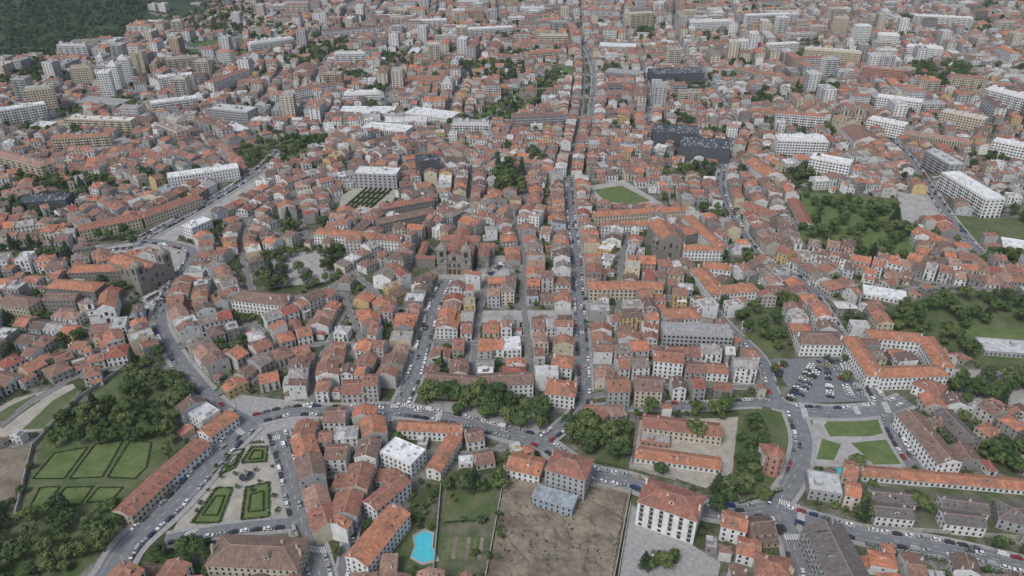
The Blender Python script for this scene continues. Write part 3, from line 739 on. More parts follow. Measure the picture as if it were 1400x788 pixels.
# ---------------------------------------------------------------- swimming pool
pp=GP([(566,735),(580,727),(592,732),(590,748),(598,765),(578,770),(563,762),(568,748)])
c=(sum(p[0] for p in pp)/8,sum(p[1] for p in pp)/8)
mb=MB(); out=[(c[0]+(p[0]-c[0])*1.16,c[1]+(p[1]-c[1])*1.16) for p in pp]
for i in range(8):
    j=(i+1)%8
    mb.poly([(*pp[i],.45),(*pp[j],.45),(*out[j],.45),(*out[i],.45)],'plaza'); mb.poly([(*out[i],0),(*out[j],0),(*out[j],.45),(*out[i],.45)],'plaza')
    mb.poly([(*pp[i],.45),(*pp[j],.45),(*pp[j],.3),(*pp[i],.3)],'plaza')
mb.poly([(*p,.34) for p in pp],'water'); put(mb.mesh('swimming_pool'),'swimming_pool',0,0)
sheet('swimming_pool_water',GP([(1143,640),(1156,640),(1158,653),(1144,653)]),.35,'water')

# ---------------------------------------------------------------- street geometry
def mesh_streets():
    mk=MB()
    for s in STREETS:
        mb=MB(); P,T=s['p'],s['t']; hw=s['hw']; z=s['z']
        Ln=[Vector((-t.y,t.x)) for t in T]
        for i in range(len(P)-1):
            a,b=P[i],P[i+1]; na,nb=Ln[i],Ln[i+1]
            if not (visible(a.x,a.y,160) or visible(b.x,b.y,160)): continue
            mb.poly([(*(a-na*hw),z),(*(b-nb*hw),z),(*(b+nb*hw),z),(*(a+na*hw),z)],s['mat'])
            for sg in(-1,1):
                m=(a+b)/2+(na+nb)/2*sg*(hw+s['sw']*.5); iy,ix=idx(m.x,m.y)
                if roadc[iy,ix]: continue
                q=[a+na*sg*hw,b+nb*sg*hw,b+nb*sg*(hw+s['sw']),a+na*sg*(hw+s['sw'])]; zz=z+.13
                mb.poly([(*v,zz) for v in q],'side')
                mb.poly([(*q[0],z-.1),(*q[1],z-.1),(*q[1],zz),(*q[0],zz)],'kerb')
                mb.poly([(*q[3],0),(*q[2],0),(*q[2],zz),(*q[3],zz)],'kerb')
            if s['lane'] and s['major'] and hw>=4 and i%2==0 and a.y<900:
                c=(a+b)/2; d=(b-a).normalized(); n=Vector((-d.y,d.x))
                q=[c-d*1.3-n*.08,c+d*1.3-n*.08,c+d*1.3+n*.08,c-d*1.3+n*.08]; mk.poly([(*v,z+.006) for v in q],'paint')
            if s['lane'] and s['major'] and hw>=4.5 and a.y<600:
                for sg in(-1,1):
                    if not s['park'][0 if sg>0 else 1]: continue
                    o=(hw-2.15)*sg; q=[a+na*(o-.05),b+nb*(o-.05),b+nb*(o+.05),a+na*(o+.05)]
                    m=(a+b)/2+na*sg*(hw+1); iy,ix=idx(m.x,m.y)
                    if not roadc[iy,ix]: mk.poly([(*v,z+.006) for v in q],'paint')
        if mb.v: put(mb.mesh(s['name']),s['name'],0,0)
    def zebra(px,deg,w,l=3.4):
        x,y=G(*px); a=math.radians(deg); d=Vector((math.cos(a),math.sin(a))); n=Vector((-d.y,d.x)); c=Vector((x,y))
        k=-w/2
        while k<w/2:
            q=[c+d*k-n*l/2,c+d*(k+.55)-n*l/2,c+d*(k+.55)+n*l/2,c+d*k+n*l/2]; mk.poly([(*v,.379) for v in q],'paint'); k+=1.1
    zebra((1086,735),0,9); zebra((1078,690),-25,9); zebra((1100,566),80,9); zebra((1212,558),80,9); zebra((325,588),-45,12); zebra((545,555),10,9)
    zebra((370,600),10,9); zebra((787,572),20,8); zebra((262,728),60,6); zebra((432,752),-5,9); zebra((800,455),0,7); zebra((1095,708),70,8); zebra((1170,560),85,9); zebra((600,568),80,9)
    put(mk.mesh('road_markings'),'road_markings',0,0)
mesh_streets()

# =============================================================== trees
def leafcloud(mb,c,rx,ry,rz_,n,r,size,k='leaf',shell=.72):
    for _ in range(n):
        d=Vector((r.gauss(0,1),r.gauss(0,1),r.gauss(0,1)*.9+.25)).normalized(); q=r.uniform(shell,1.06)
        p=Vector((c[0]+d.x*rx*q,c[1]+d.y*ry*q,c[2]+d.z*rz_*q))
        nrm=(d+Vector((r.uniform(-.7,.7),r.uniform(-.7,.7),r.uniform(-.3,.8)))).normalized()
        a=nrm.orthogonal().normalized(); b=nrm.cross(a); th=r.uniform(0,6.28); a,b=a*math.cos(th)+b*math.sin(th),b*math.cos(th)-a*math.sin(th)
        s1=size*r.uniform(.5,1.1); s2=size*r.uniform(.4,.9)
        mb.poly([tuple(p-a*s1),tuple(p-b*s2*.8),tuple(p+a*s1*.9),tuple(p+b*s2)],k)
def make_tree(seed,h=11,rad=4.5,n=1500,k='leaf'):
    r=random.Random(seed); mb=MB(); th=h*.32
    mb.limb((0,0,0),(r.uniform(-.2,.2),r.uniform(-.2,.2),th),.35,.22,'bark',7)
    nl=r.randint(8,12)
    for i in range(nl):
        a=2*math.pi*i/nl+r.uniform(-.4,.4); q=rad*(r.uniform(.35,.68) if i<nl-2 else .12); cz=h*(r.uniform(.45,.68) if i<nl-2 else r.uniform(.72,.8))
        lr=rad*r.uniform(.32,.5); c=(q*math.cos(a),q*math.sin(a),cz)
        mb.limb((0,0,th*.9),(c[0]*.8,c[1]*.8,c[2]),.16,.05,'bark',4)
        leafcloud(mb,c,lr,lr,lr*.8,n//nl,r,.52,k,.45)
    return mb.mesh('tree_mesh')
TREES=[make_tree(i,r_[0],r_[1],1500) for i,r_ in enumerate([(11,4.6),(9,4),(13,5.2),(10,4.4),(12,4.2),(8,3.6)])]
TSML=[make_tree(20+i,6,2.9,600) for i in range(3)]
def make_cyp(seed):
    r=random.Random(seed); mb=MB(); mb.limb((0,0,0),(0,0,3),.3,.2,'bark',6)
    for i in range(12):
        z=1.6+i*1.05; rr=1.9*(1-i/13)**.7; leafcloud(mb,(r.uniform(-.2,.2),r.uniform(-.2,.2),z),rr,rr,1.0,110,r,.4,'leafd',.5)
    return mb.mesh('cypress_mesh')
CYP=make_cyp(3)
def make_pine(seed):
    r=random.Random(seed); mb=MB(); mb.limb((0,0,0),(0,0,14),.35,.1,'bark',6)
    for i in range(9):
        z=3+i*1.4; rr=4.2*(1-i/9.8)
        for j in range(6):
            a=j*1.047+i*.5+r.uniform(-.3,.3); mb.limb((0,0,z),(rr*.8*math.cos(a),rr*.8*math.sin(a),z-.3),.1,.03,'bark',4)
            leafcloud(mb,(rr*.6*math.cos(a),rr*.6*math.sin(a),z),rr*.42,rr*.42,.5,32,r,.42,'leafd',.3)
    return mb.mesh('conifer_mesh')
PINE=make_pine(5)
tc=[0]
def tree(x,y,s=1.0,kind='tree',name='tree'):
    tc[0]+=1
    if kind=='cyp': me=CYP
    elif kind=='pine': me=PINE
    elif kind=='small': me=R.choice(TSML)
    else: me=R.choice(TREES)
    k=s*R.uniform(.78,1.24); put(me,name,x,y,R.uniform(0,6.28),(k*R.uniform(.9,1.1),k*R.uniform(.9,1.1),k*R.uniform(.85,1.15)))
def grove(px,spacing,s=1.0,prob=1.0,kind=None,name='tree',h=5,respect=True,world=False):
    P=px if world else GP(px,h); a=np.array(P); x0,y0=a.min(0);x1,y1=a.max(0); y=y0
    while y<y1:
        x=x0
        while x<x1:
            xx=x+R.uniform(-.4,.4)*spacing;yy=y+R.uniform(-.4,.4)*spacing
            if inpoly(xx,yy,P) and R.random()<prob:
                iy,ix=idx(xx,yy)
                if not(respect and (occ[iy,ix]==2 or roadc[iy,ix])):
                    tree(xx,yy,s,kind or ('pine' if R.random()<.05 else 'tree'),name)
                    if occ[iy,ix]==0: occ[max(0,iy-2):iy+3,max(0,ix-2):ix+3]=4
            x+=spacing
        y+=spacing
g=grove
g([(60,600),(100,565),(165,530),(188,488),(235,480),(272,528),(235,570),(238,625),(205,632),(195,605),(165,596),(110,602),(70,615)],7,1.0,.78)
g([(-40,690),(50,700),(140,675),(168,700),(148,742),(95,765),(60,800),(-40,810)],6.8,1.0,.76)
g([(578,532),(665,536),(745,543),(752,582),(700,588),(640,578),(575,560)],7.2,1.3,1,kind='tree',name='plane_tree')
g([(775,580),(852,575),(858,622),(788,618)],7,1.3,1,kind='tree',name='plane_tree')
g([(195,745),(275,740),(277,768),(197,775)],5.5,.8,1)
g([(557,645),(600,650),(598,715),(556,712)],5,.6,.7,'small'); g([(602,640),(690,645),(690,668),(602,662)],4.5,.8,.8)
g([(612,670),(680,670),(668,712),(606,716)],5,.55,.35,'small')
g([(650,700),(695,690),(690,740),(655,785),(640,760)],4.5,.7,.5,'small'); g([(545,775),(575,770),(575,790),(545,790)],4,.6,.8)
g([(1012,568),(1036,556),(1062,640),(1050,680),(1000,682),(1010,630)],5.8,.9,.72)
g([(938,546),(1000,548),(1000,565),(938,562)],5.5,1.0,.9)
g([(355,345),(384,335),(388,350),(378,392),(352,390)],7,.9,.85); g([(384,335),(420,330),(420,345),(385,350)],7,.8,.8); g([(432,338),(468,332),(470,355),(440,368)],6.5,.9,.9); g([(412,372),(440,368),(440,390),(415,392)],7,.8,.6)
g([(1098,262),(1230,275),(1245,350),(1180,350),(1098,325)],9,1.0,.52)
g([(1200,425),(1300,398),(1420,408),(1420,440),(1310,445),(1340,492),(1210,440)],8.0,1.05,.6)
g([(1308,512),(1420,512),(1420,548),(1312,548)],7.5,1.2,.9)
g([(990,415),(1060,425),(1068,478),(1030,480)],7,.95,.7)
g([(330,200),(400,185),(455,188),(400,215),(345,228)],9,1.1,.65)
g([(632,170),(690,140),(768,92),(784,98),(722,148),(652,180)],9,1.1,.55)
g([(380,75),(470,52),(480,70),(400,95)],10,1.2,.7); g([(520,72),(565,70),(565,92),(525,92)],11,1.1,.8); g([(630,85),(715,85),(720,108),(640,110)],11,1.1,.7)
g([(1240,85),(1330,90),(1330,112),(1245,108)],11,1.2,.7); g([(0,238),(160,240),(160,254),(0,256)],8,1,.7); g([(0,270),(70,275),(70,300),(0,300)],9,1,.6)
g([(0,335),(80,330),(110,345),(0,358)],8,1,.7); g([(295,462),(345,468),(340,482),(298,478)],5.5,.8,.9); g([(318,426),(362,430),(360,440),(318,436)],5.5,.7,.9)
g([(200,0),(330,-5),(360,30),(300,48),(230,40)],12,1.2,.55); g([(300,45),(360,30),(420,40),(360,60)],13,1.2,.5); g([(0,95),(60,85),(100,110),(0,120)],13,1.2,.6)
g([(448,725),(478,722),(478,770),(455,775)],4.5,.7,.8,'small'); g([(420,385),(470,370),(450,385)],6,.8,.6)
g([(1180,648),(1195,650),(1195,700),(1183,700)],5,.8,.9); g([(1320,732),(1400,735),(1410,765),(1330,760)],5,.8,.75); g([(1050,488),(1085,486),(1070,505),(1052,510)],6,.8,.8)
g([(940,375),(978,385),(980,415),(945,405)],6.5,.9,.8); g([(1000,130),(1140,108),(1150,125),(1005,142)],10,1,.7); g([(675,232),(715,232),(715,262),(678,262)],7,1.3,.9); g([(725,205),(755,205),(757,222),(728,222)],8,1.1,.9)
g([(1060,400),(1090,408),(1088,420),(1062,415)],6,.9,.8); g([(15,300),(95,285),(100,300),(20,312)],9,.9,.6); g([(170,400),(235,376),(240,384),(180,418)],5.5,.6,.8,'small'); g([(120,455),(0,460),(0,475),(100,470)],7,.8,.4)
g([(0,425),(75,425),(75,440),(0,442)],6,.8,.7); g([(280,300),(300,296),(305,318),(285,322)],7,.9,.9); g([(1130,520),(1160,505),(1165,515),(1135,530)],6,.7,.6); g([(880,765),(925,755),(930,785),(885,785)],5,.75,.6)
g([(960,655),(1000,655),(1000,680),(965,680)],6,.9,.7); g([(860,640),(905,650),(900,660),(860,652)],5,.6,.6); g([(1150,690),(1190,690),(1190,720),(1150,715)],6,.8,.5)
g([(1250,670),(1290,672),(1290,715),(1250,712)],6,.8,.5); g([(1350,672),(1372,672),(1372,715),(1352,712)],6,.75,.5); g([(1300,560),(1345,590),(1350,620),(1330,610)],6,.9,.7); g([(1350,600),(1420,600),(1420,640),(1355,635)],7,.9,.6)
g([(1160,440),(1195,425),(1190,440),(1170,450)],6,.8,.8); g([(1010,380),(1045,395),(1040,410),(1010,400)],6,.9,.7); g([(1085,230),(1110,235),(1110,255),(1085,250)],8,1,.8); g([(1120,480),(1160,478),(1163,486),(1120,487)],6,.7,.8)
g([(1290,340),(1420,345),(1420,358),(1300,355)],8,1,.6); g([(1185,300),(1290,315),(1290,322),(1190,312)],8,1,.6); g([(825,535),(900,532),(900,540),(825,543)],6,.8,.4); g([(450,548),(515,545),(515,555),(450,556)],6,.75,.8)
for px,s in (((605,502),1.1),((655,512),.9),((680,500),.8)):
    x,y=G(*px); tree(x,y,s,'cyp' if px[0]==605 else 'small','cypress_tree' if px[0]==605 else 'tree')
for px in ((696,270),(902,650),(838,600),(980,700),(1170,640),(950,600),(800,590),(1245,690),(1255,700)):
    x,y=G(*px); tree(x,y,1.15)
pk=random.Random(31)
for _ in range(110):
    y=430+1400*pk.random()**.8; d=y*CP+H*SP; x=pk.uniform(-.7,.7)*d
    if y<900 and abs(x/d)<.22: continue
    rr_=pk.uniform(9,24); n=9; P=[(x+rr_*pk.uniform(.7,1.6)*math.cos(i*6.283/n),y+rr_*pk.uniform(.6,1.0)*math.sin(i*6.283/n)) for i in range(n)]
    mark_poly(P,3); grove(P,8.5,1.0,.6,name='park_tree',world=True)
def hedge(px,w=.9,h=.9,world=False,name='hedge',size=.28):
    P=[Vector(p) for p in (px if world else GP(px))]; mb=MB(); r=random.Random(len(px)+int(px[0][0]))
    for a,b in zip(P,P[1:]):
        L=(b-a).length; d=(b-a)/L; n=Vector((-d.y,d.x))
        for _ in range(int(L*16)):
            p=a+d*r.uniform(0,L)+n*r.uniform(-.5,.5)*w; z=h*(1-r.random()**2*.9); z=z if r.random()<.6 else h*r.uniform(.85,1.1)
            s=size*r.uniform(.7,1.4); q=Vector((r.uniform(-1,1),r.uniform(-1,1),r.uniform(.2,1))).normalized(); u=q.orthogonal().normalized()*s; v=q.cross(u)
            c=Vector((p.x,p.y,z)); mb.poly([tuple(c-u),tuple(c-v),tuple(c+u),tuple(c+v)],'hedge')
    put(mb.mesh(name),name,0,0)
for l in lawns: hedge(l+[l[0]])
for l in pl: hedge(l+[l[0]],.5,.45)
for l in lawns:
    cx=sum(p[0] for p in l)/4; cy=sum(p[1] for p in l)/4; q=[(cx+(p[0]-cx)*.55,cy+(p[1]-cy)*.55) for p in l]; hedge(q+[q[0]],.6,.6)
hedge([(1182,748),(1290,770),(1400,792)],2.5,2.2); hedge([(1010,690),(1070,672)],1.2,1.2); hedge([(606,716),(668,712)],1.,1.)
for i in range(6):
    t=i/5; hedge([(472+t*32,284+t*3),(505+t*32,255+t*3)],1.8,1.2,size=.5); 
for i in range(5):
    t=i/4; hedge([(472+(1-t)*28,284-(1-t)*26),(505+(1-t)*36,288-(1-t)*30)],1.8,1.2,size=.5)
for px in ((302,655),(322,650),(350,645),(355,660),(325,668),(345,672),(310,640),(372,640),(375,680),(380,700),(270,700),(285,672),(275,690),(378,620),(310,625),(296,640)):
    x,y=G(*px); tree(x,y,.45,'small','topiary_shrub')
mb=MB(); mb.cyl(0,0,0,.5,4,4,16,'stone'); mb.cyl(0,0,.5,.56,3.6,3.6,16,'glass'); mb.cyl(0,0,.56,2.6,.6,.35,8,'stone'); mb.cyl(0,0,2.6,3,.4,1.5,12,'stone'); mb.cyl(0,0,3,4.4,.3,.2,8,'stone'); mb.cyl(0,0,4.4,4.7,.2,.7,8,'stone'); mb.cyl(0,0,4.7,6.2,.18,.04,6,'stone')
x,y=G(337,652); put(mb.mesh('fountain'),'fountain',x,y)
def gwall(px,h=2.2,w=.4,mat='wallst',name='garden_wall'):
    P=GP(px); mb=MB()
    for a,b in zip(P,P[1:]):
        d=Vector(b)-Vector(a); n=Vector((-d.y,d.x)).normalized()*w/2; A,B_=Vector(a),Vector(b)
        q=[A-n,B_-n,B_+n,A+n]
        mb.poly([(*v,h) for v in q],mat)
        for i in range(4): mb.poly([(*q[i],0),(*q[(i+1)%4],0),(*q[(i+1)%4],h),(*q[i],h)],mat)
    put(mb.mesh(name),name,0,0)
gwall([(688,640),(742,658),(862,672),(838,800)]); gwall([(690,652),(664,790)]); gwall([(20,715),(45,612),(110,545),(185,495)],2.5); gwall([(605,640),(600,700),(592,790)])
gwall([(872,575),(862,640),(925,657)]); gwall([(1180,722),(1300,730),(1400,738)]); gwall([(0,602),(60,592),(112,538)],2); gwall([(1105,640),(1180,641)],1.2); gwall([(845,790),(862,690)],1.5)
ex=GP([(692,650),(742,664),(856,678),(834,805),(662,805)]); vi={}; V=[];F=[]
def exz(x,y):
    e=mnoise.noise(Vector((x*.09,y*.09,1)))*1.3+mnoise.noise(Vector((x*.35,y*.35,5)))*.6+mnoise.noise(Vector((x*1.1,y*1.1,9)))*.25
    tr=-.9*math.exp(-((mnoise.noise(Vector((x*.06,y*.06,20))))/.05)**2)
    return 1.1+e*.8+tr*.8
a=np.array(ex); x0,y0=a.min(0);x1,y1=a.max(0); st=.8; nx=int((x1-x0)/st);ny=int((y1-y0)/st)
def vid(i,j):
    if (i,j) not in vi: x=x0+i*st;y=y0+j*st; vi[(i,j)]=len(V); V.append((x,y,max(.28+.02*mnoise.noise(Vector((x,y,0))),exz(x,y))))
    return vi[(i,j)]
for i in range(nx):
    for j in range(ny):
        if inpoly(x0+(i+.5)*st,y0+(j+.5)*st,ex): F.append((vid(i,j),vid(i+1,j),vid(i+1,j+1),vid(i,j+1)))
me=bpy.data.meshes.new('excavated_ground'); me.from_pydata(V,[],F); me.materials.append(M['dirt']); put(me,'excavated_ground',0,0)
mb=MB(); r=random.Random(4)
for _ in range(420):
    u,v=r.uniform(680,850),r.uniform(660,790)
    if mnoise.noise(Vector((u*.03,v*.03,3)))<(-.1 if u<720 else .08): continue
    x,y=G(u,v)
    if inpoly(x,y,ex): q=r.uniform(.4,1.5); leafcloud(mb,(x,y,exz(x,y)+.1),q,q,.5,16,r,.3,'hedge',.3)
put(mb.mesh('weeds'),'weeds',0,0)

# =============================================================== row houses
rh=random.Random(21); TH=[]
for i in range(150):
    L=rh.uniform(5.5,13); W=rh.uniform(9.5,15); st=rh.choice((1,2,2,2,3,3,3,4)); roof=rh.choice(('gable',)*7+('hip','hip','gabley','shed'))
    party=rh.random()<.85
    if rh.random()<.08: roof='flat'
    if roof=='gabley' : L=max(L,7)
    if roof=='hip': party=rh.random()<.5; L=max(L,9)
    mb,h=house(L,W,st,roof,rh,party=party,balc=rh.choice((0,.2,.5)))
    TH.append((L,W,mb.mesh('row_house_mesh'),st))
TSH=[]
for i in range(30):
    L=rh.uniform(4,9); W=rh.uniform(4,8); mb,h=house(L,W,rh.choice((1,1,2,2)),rh.choice(('gable','shed','hip','flat') if L>6 else ('gable','shed','hip')),rh,party=True,chim=rh.random()<.4,balc=0)
    TSH.append((L,W,mb.mesh('back_house_mesh'),1))
TA=[]
for i in range(46):
    L=rh.uniform(18,52); W=rh.uniform(11,15); st=rh.choice((3,4,4,5,5,5,6,7)); mb,h=apartment(L,W,st,rh,rh.choice(('flat','hip')),rh.random()<.7)
    TA.append((L,W,mb.mesh('apartment_mesh'),st))
for i in range(3):
    mb,h=apartment(18,15,10,rh,'flat',True); TA.append((18,15,mb.mesh('tower_mesh'),9))
TW=[]
for i in range(12):
    L=rh.uniform(20,48);W=rh.uniform(16,30); mb,h=house(L,W,rh.choice((1,2)),rh.choice(('flat','flat','gable')),rh,fh=4,party=False,chim=False,balc=0,step=4); TW.append((L,W,mb.mesh('hall_mesh'),1))
zones=[(GP([(-200,60),(330,48),(345,165),(300,200),(200,215),(-200,235)]),.85),(GP([(1000,50),(1600,30),(1600,215),(1240,205),(1180,170),(1050,180)]),.65),
       (GP([(180,-8),(1500,-8),(1500,40),(1000,55),(850,62),(500,50),(180,60)]),.8),(GP([(1040,175),(1180,180),(1170,235),(1050,215)]),.6)]
def aptp(x,y):
    for P,p in zones:
        if inpoly(x,y,P): return p
    return .22 if y>800 else 0.0
nb=0
def row(s,off0,prob,lst,name,rr,Wt=None):
    global nb
    P,T=s['p'],s['t']; cum=[0]
    for a,b in zip(P,P[1:]): cum.append(cum[-1]+(b-a).length)
    tot=cum[-1]
    cand=[t for t in lst if abs(t[1]-(Wt or t[1]))<1.7]
    for sg in(-1,1):
        d=0; j=0; far=s['name']=='far_street'
        while d<tot-3:
            while j<len(P)-2 and cum[j+1]<d: j+=1
            p0=P[j]
            if not visible(p0.x,p0.y): d+=10; continue
            nn=mnoise.noise(Vector((p0.x*.02,p0.y*.02,2)))
            ok=(2,3) if abs(nn)<.15 else ((3,4) if nn>.15 else (1,2))
            for _ in range(6):
                L,W,me,st=rr.choice(cand)
                if st in ok: break
            nm=name
            if far or p0.y>780:
                ap=aptp(p0.x,p0.y)
                if rr.random()<ap*.5: L,W,me,st=rr.choice(TA); nm='apartment_block'
                elif rr.random()<.06: L,W,me,st=rr.choice(TW); nm='commercial_hall'
            dm=d+L/2
            k=j
            while k<len(P)-2 and cum[k+1]<dm: k+=1
            f=(dm-cum[k])/max(.01,cum[k+1]-cum[k]); p=P[k].lerp(P[k+1],min(1,f)); t=T[k].lerp(T[min(k+1,len(T)-1)],min(1,f)).normalized()
            n=Vector((-t.y,t.x))*sg; c=p+n*(off0+W/2+.15); ang=math.atan2(n.y,n.x)-math.pi/2
            if rr.random()>prob: d+=L*.6; continue
            if free(c.x,c.y,L-1.7,W-1.7,ang):
                put(me,nm,c.x,c.y,ang,(1.03,1,rr.uniform(.93,1.07))); mark(c.x,c.y,L,W,ang,2); nb+=1; d+=L+.01
                if nm!=name: d+=rr.uniform(1,7)
            else: d+=1.2
rr=random.Random(77)
for s in STREETS:
    if s['houses']: row(s,s['hw']+s['sw'],.985,TH,'row_house',rr,s['W'])
for kk in (1,2):
    for s in STREETS:
        if s['houses'] and s['name']!='far_street': row(s,s['hw']+s['sw']+kk*(s['W']+1.2)+rr.uniform(.2,3),.92,TH,'row_house',rr,s['W'])
for s in STREETS:
    if s['name']=='far_street': row(s,s['hw']+s['sw']+14+rr.uniform(.5,5),.75,TH,'row_house',rr)
print('rows',nb,time.time()-T0)
pts=[];
for s in STREETS:
    for p,t in zip(s['p'],s['t']): pts.append((p,math.atan2(t.y,t.x)))
kd=kdtree.KDTree(len(pts))
for i,(p,a) in enumerate(pts): kd.insert((p.x,p.y,0),i)
kd.balance()
def fill(n,lst,name,ylo,yhi,powr=1.0):
    global nb
    for _ in range(n):
        y=ylo+(yhi-ylo)*rr.random()**powr; d=y*CP+H*SP; x=rr.uniform(-1,1)*(.7*d+60)
        iy,ix=idx(x,y)
        if occ[iy,ix]: continue
        L,W,me,st=rr.choice(lst); _,i,_=kd.find((x,y,0)); ang=pts[i][1]+rr.choice((0,math.pi/2,math.pi,-math.pi/2))+rr.uniform(-.04,.04)
        if free(x,y,L-1.0,W-1.0,ang): put(me,name,x,y,ang,(1,1,rr.uniform(.85,1.1))); mark(x,y,L,W,ang,2); nb+=1
fill(12000,TH,'town_house',190,820); fill(12000,TSH,'outbuilding',190,820)
fill(1200,TA,'apartment_block',850,1930); fill(4500,TH,'town_house',800,1930); fill(2500,TSH,'outbuilding',800,1500)
print('houses',nb,time.time()-T0)
cnt=0
for _ in range(24000):
    y=190+1740*rr.random()**1.1; d=y*CP+H*SP; x=rr.uniform(-1,1)*(.7*d+60)
    iy,ix=idx(x,y)
    if occ[max(0,iy-1):iy+2,max(0,ix-1):ix+2].any(): continue
    big=not occ[max(0,iy-3):iy+4,max(0,ix-3):ix+4].any()
    if cnt>4200: break
    tree(x,y,.9 if big else .75,'tree' if big else 'small','garden_tree'); occ[iy-2:iy+3,ix-2:ix+3]=4; cnt+=1
print('garden trees',cnt,'trees',tc[0])
hc=G(20,18); hx,hy=480,330
def hz(x,y):
    q=((x-hc[0])/hx)**2+((y-hc[1])/hy)**2
    return 60*max(0,1-q)**1.5*(1+.3*mnoise.noise(Vector((x*.006,y*.006,0)))) if q<1 else 0
V=[];F=[];n=44
for i in range(n+1):
    for j in range(n+1):
        x=hc[0]+(i/n*2-1)*hx; y=hc[1]+(j/n*2-1)*hy; h=hz(x,y); V.append((x,y,h if h>0 else -.5))
for i in range(n):
    for j in range(n): a=i*(n+1)+j; F.append((a,a+n+1,a+n+2,a+1))
me=bpy.data.meshes.new('hill'); me.from_pydata(V,[],F); me.materials.append(M['floor']); put(me,'hill',0,0)
r=random.Random(9); mb=MB(); a=np.array(forest); x0,y0=a.min(0);x1,y1=a.max(0); n=0; y1=min(y1,2150)
for _ in range(14000):
    x=r.uniform(x0,x1);y=r.uniform(y0,y1)
    if not inpoly(x,y,forest) or n>3400 or mnoise.noise(Vector((x*.008,y*.008,7)))<-.3: continue
    n+=1; s=r.uniform(3.5,7); leafcloud(mb,(x,y,hz(x,y)+s*.8),s,s,s,24,r,2.0,'leafd',.6)
put(mb.mesh('distant_forest'),'distant_forest',0,0)
sheet('forest_ground',forest,.03,'floor')

# =============================================================== cars
def car_mesh(kind):
    mb=MB(); L=4.2 if kind!='van' else 5.0; w=.87
    if kind=='hatch': body=[(-2.1,.35),(-2.12,.75),(-1.95,.95),(-.9,1.0),(1.75,1.0),(2.05,.9),(2.1,.4)]; cab=[(-.95,1.0),(-.25,1.45),(1.25,1.47),(1.8,1.0)]
    elif kind=='sedan': body=[(-2.2,.35),(-2.22,.7),(-2.0,.88),(-.9,.96),(1.3,.98),(2.2,.93),(2.25,.4)]; cab=[(-.95,.96),(-.2,1.40),(.95,1.42),(1.6,.97)]
    else: body=[(-2.5,.4),(-2.5,.95),(-2.2,1.15),(-1.6,1.2),(2.4,1.2),(2.5,1.1),(2.5,.45)]; cab=[(-1.7,1.2),(-1.1,1.95),(2.35,1.98),(2.45,1.2)]
    n=len(body)
    for sg in(-1,1): mb.poly([(x,sg*w,z) for x,z in (body if sg<0 else body[::-1])],'car')
    for i in range(n):
        (xa,za),(xb,zb)=body[i],body[(i+1)%n]; mb.poly([(xa,-w,za),(xb,-w,zb),(xb,w,zb),(xa,w,za)],'car')
    wt=w*.8; c=cab
    for sg in(-1,1):
        q=[(c[0][0],sg*w*.95,c[0][1]),(c[3][0],sg*w*.95,c[3][1]),(c[2][0],sg*wt,c[2][1]),(c[1][0],sg*wt,c[1][1])]
        mb.poly(q,'glass' if kind!='van' else 'car')
    mb.poly([(c[0][0],-w*.95,c[0][1]),(c[0][0],w*.95,c[0][1]),(c[1][0],wt,c[1][1]),(c[1][0],-wt,c[1][1])],'glass')
    mb.poly([(c[3][0],-w*.95,c[3][1]),(c[3][0],w*.95,c[3][1]),(c[2][0],wt,c[2][1]),(c[2][0],-wt,c[2][1])],'glass')
    mb.box(c[1][0]-.05,c[2][0]+.05,-wt-.02,wt+.02,c[1][1]-.02,c[2][1]+.03,'car')
    for x in (-L*.31,L*.31):
        for sg in(-1,1):
            ring=[(x+.33*math.cos(t*math.pi/5),.33+.33*math.sin(t*math.pi/5)) for t in range(10)]
            mb.poly([(a_,sg*(w+.03),b_) for a_,b_ in ring],'tire')
            for t in range(10): mb.poly([(ring[t][0],sg*(w+.03),ring[t][1]),(ring[(t+1)%10][0],sg*(w+.03),ring[(t+1)%10][1]),(ring[(t+1)%10][0],sg*(w-.2),ring[(t+1)%10][1]),(ring[t][0],sg*(w-.2),ring[t][1])],'tire')
    return mb.mesh('car_'+kind)
CM=[car_mesh('hatch'),car_mesh('hatch'),car_mesh('sedan'),car_mesh('van')]
nc=0
def car(x,y,ang,z):
    global nc; nc+=1
    k=rr.choices((0,1,2,3),(4,3,4,1))[0]; put(CM[k],'parked_car' if k<3 else 'parked_van',x,y,ang+(math.pi if rr.random()<.5 else 0),(1,1,1),z)
for si,s in enumerate(STREETS):
    P,T=s['p'],s['t']; cum=[0]
    for a,b in zip(P,P[1:]): cum.append(cum[-1]+(b-a).length)
    for sg,on in((1,s['park'][0]),(-1,s['park'][1])):
        if not on: continue
        d=4;j=0; far=s['name']=='far_street'; pr=.84 if not far else .3
        while d<cum[-1]-4:
            while j<len(P)-2 and cum[j+1]<d: j+=1
            p=P[j].lerp(P[j+1],(d-cum[j])/max(.01,cum[j+1]-cum[j])); t=T[j]; n=Vector((-t.y,t.x))*sg; d+=5.1+rr.random()*.6
            if rr.random()>pr or not visible(p.x,p.y,20) or (far and p.y>1350): continue
            c=p+n*(s['hw']-1.15); o=p+n*(s['hw']+1.0); iy,ix=idx(o.x,o.y)
            if roadc[iy,ix]: continue
            car(c.x,c.y,math.atan2(t.y,t.x)+rr.uniform(-.03,.03),s['z'])
    if s['major']:
        for _ in range(int(cum[-1]/45)):
            j=rr.randrange(len(P)-1); p=P[j];t=T[j]; sg=rr.choice((-1,1)); n=Vector((-t.y,t.x))*sg
            if visible(p.x,p.y,10) and s['hw']>=4: car(p.x+n.x*1.3,p.y+n.y*1.3,math.atan2(t.y,t.x),s['z'])
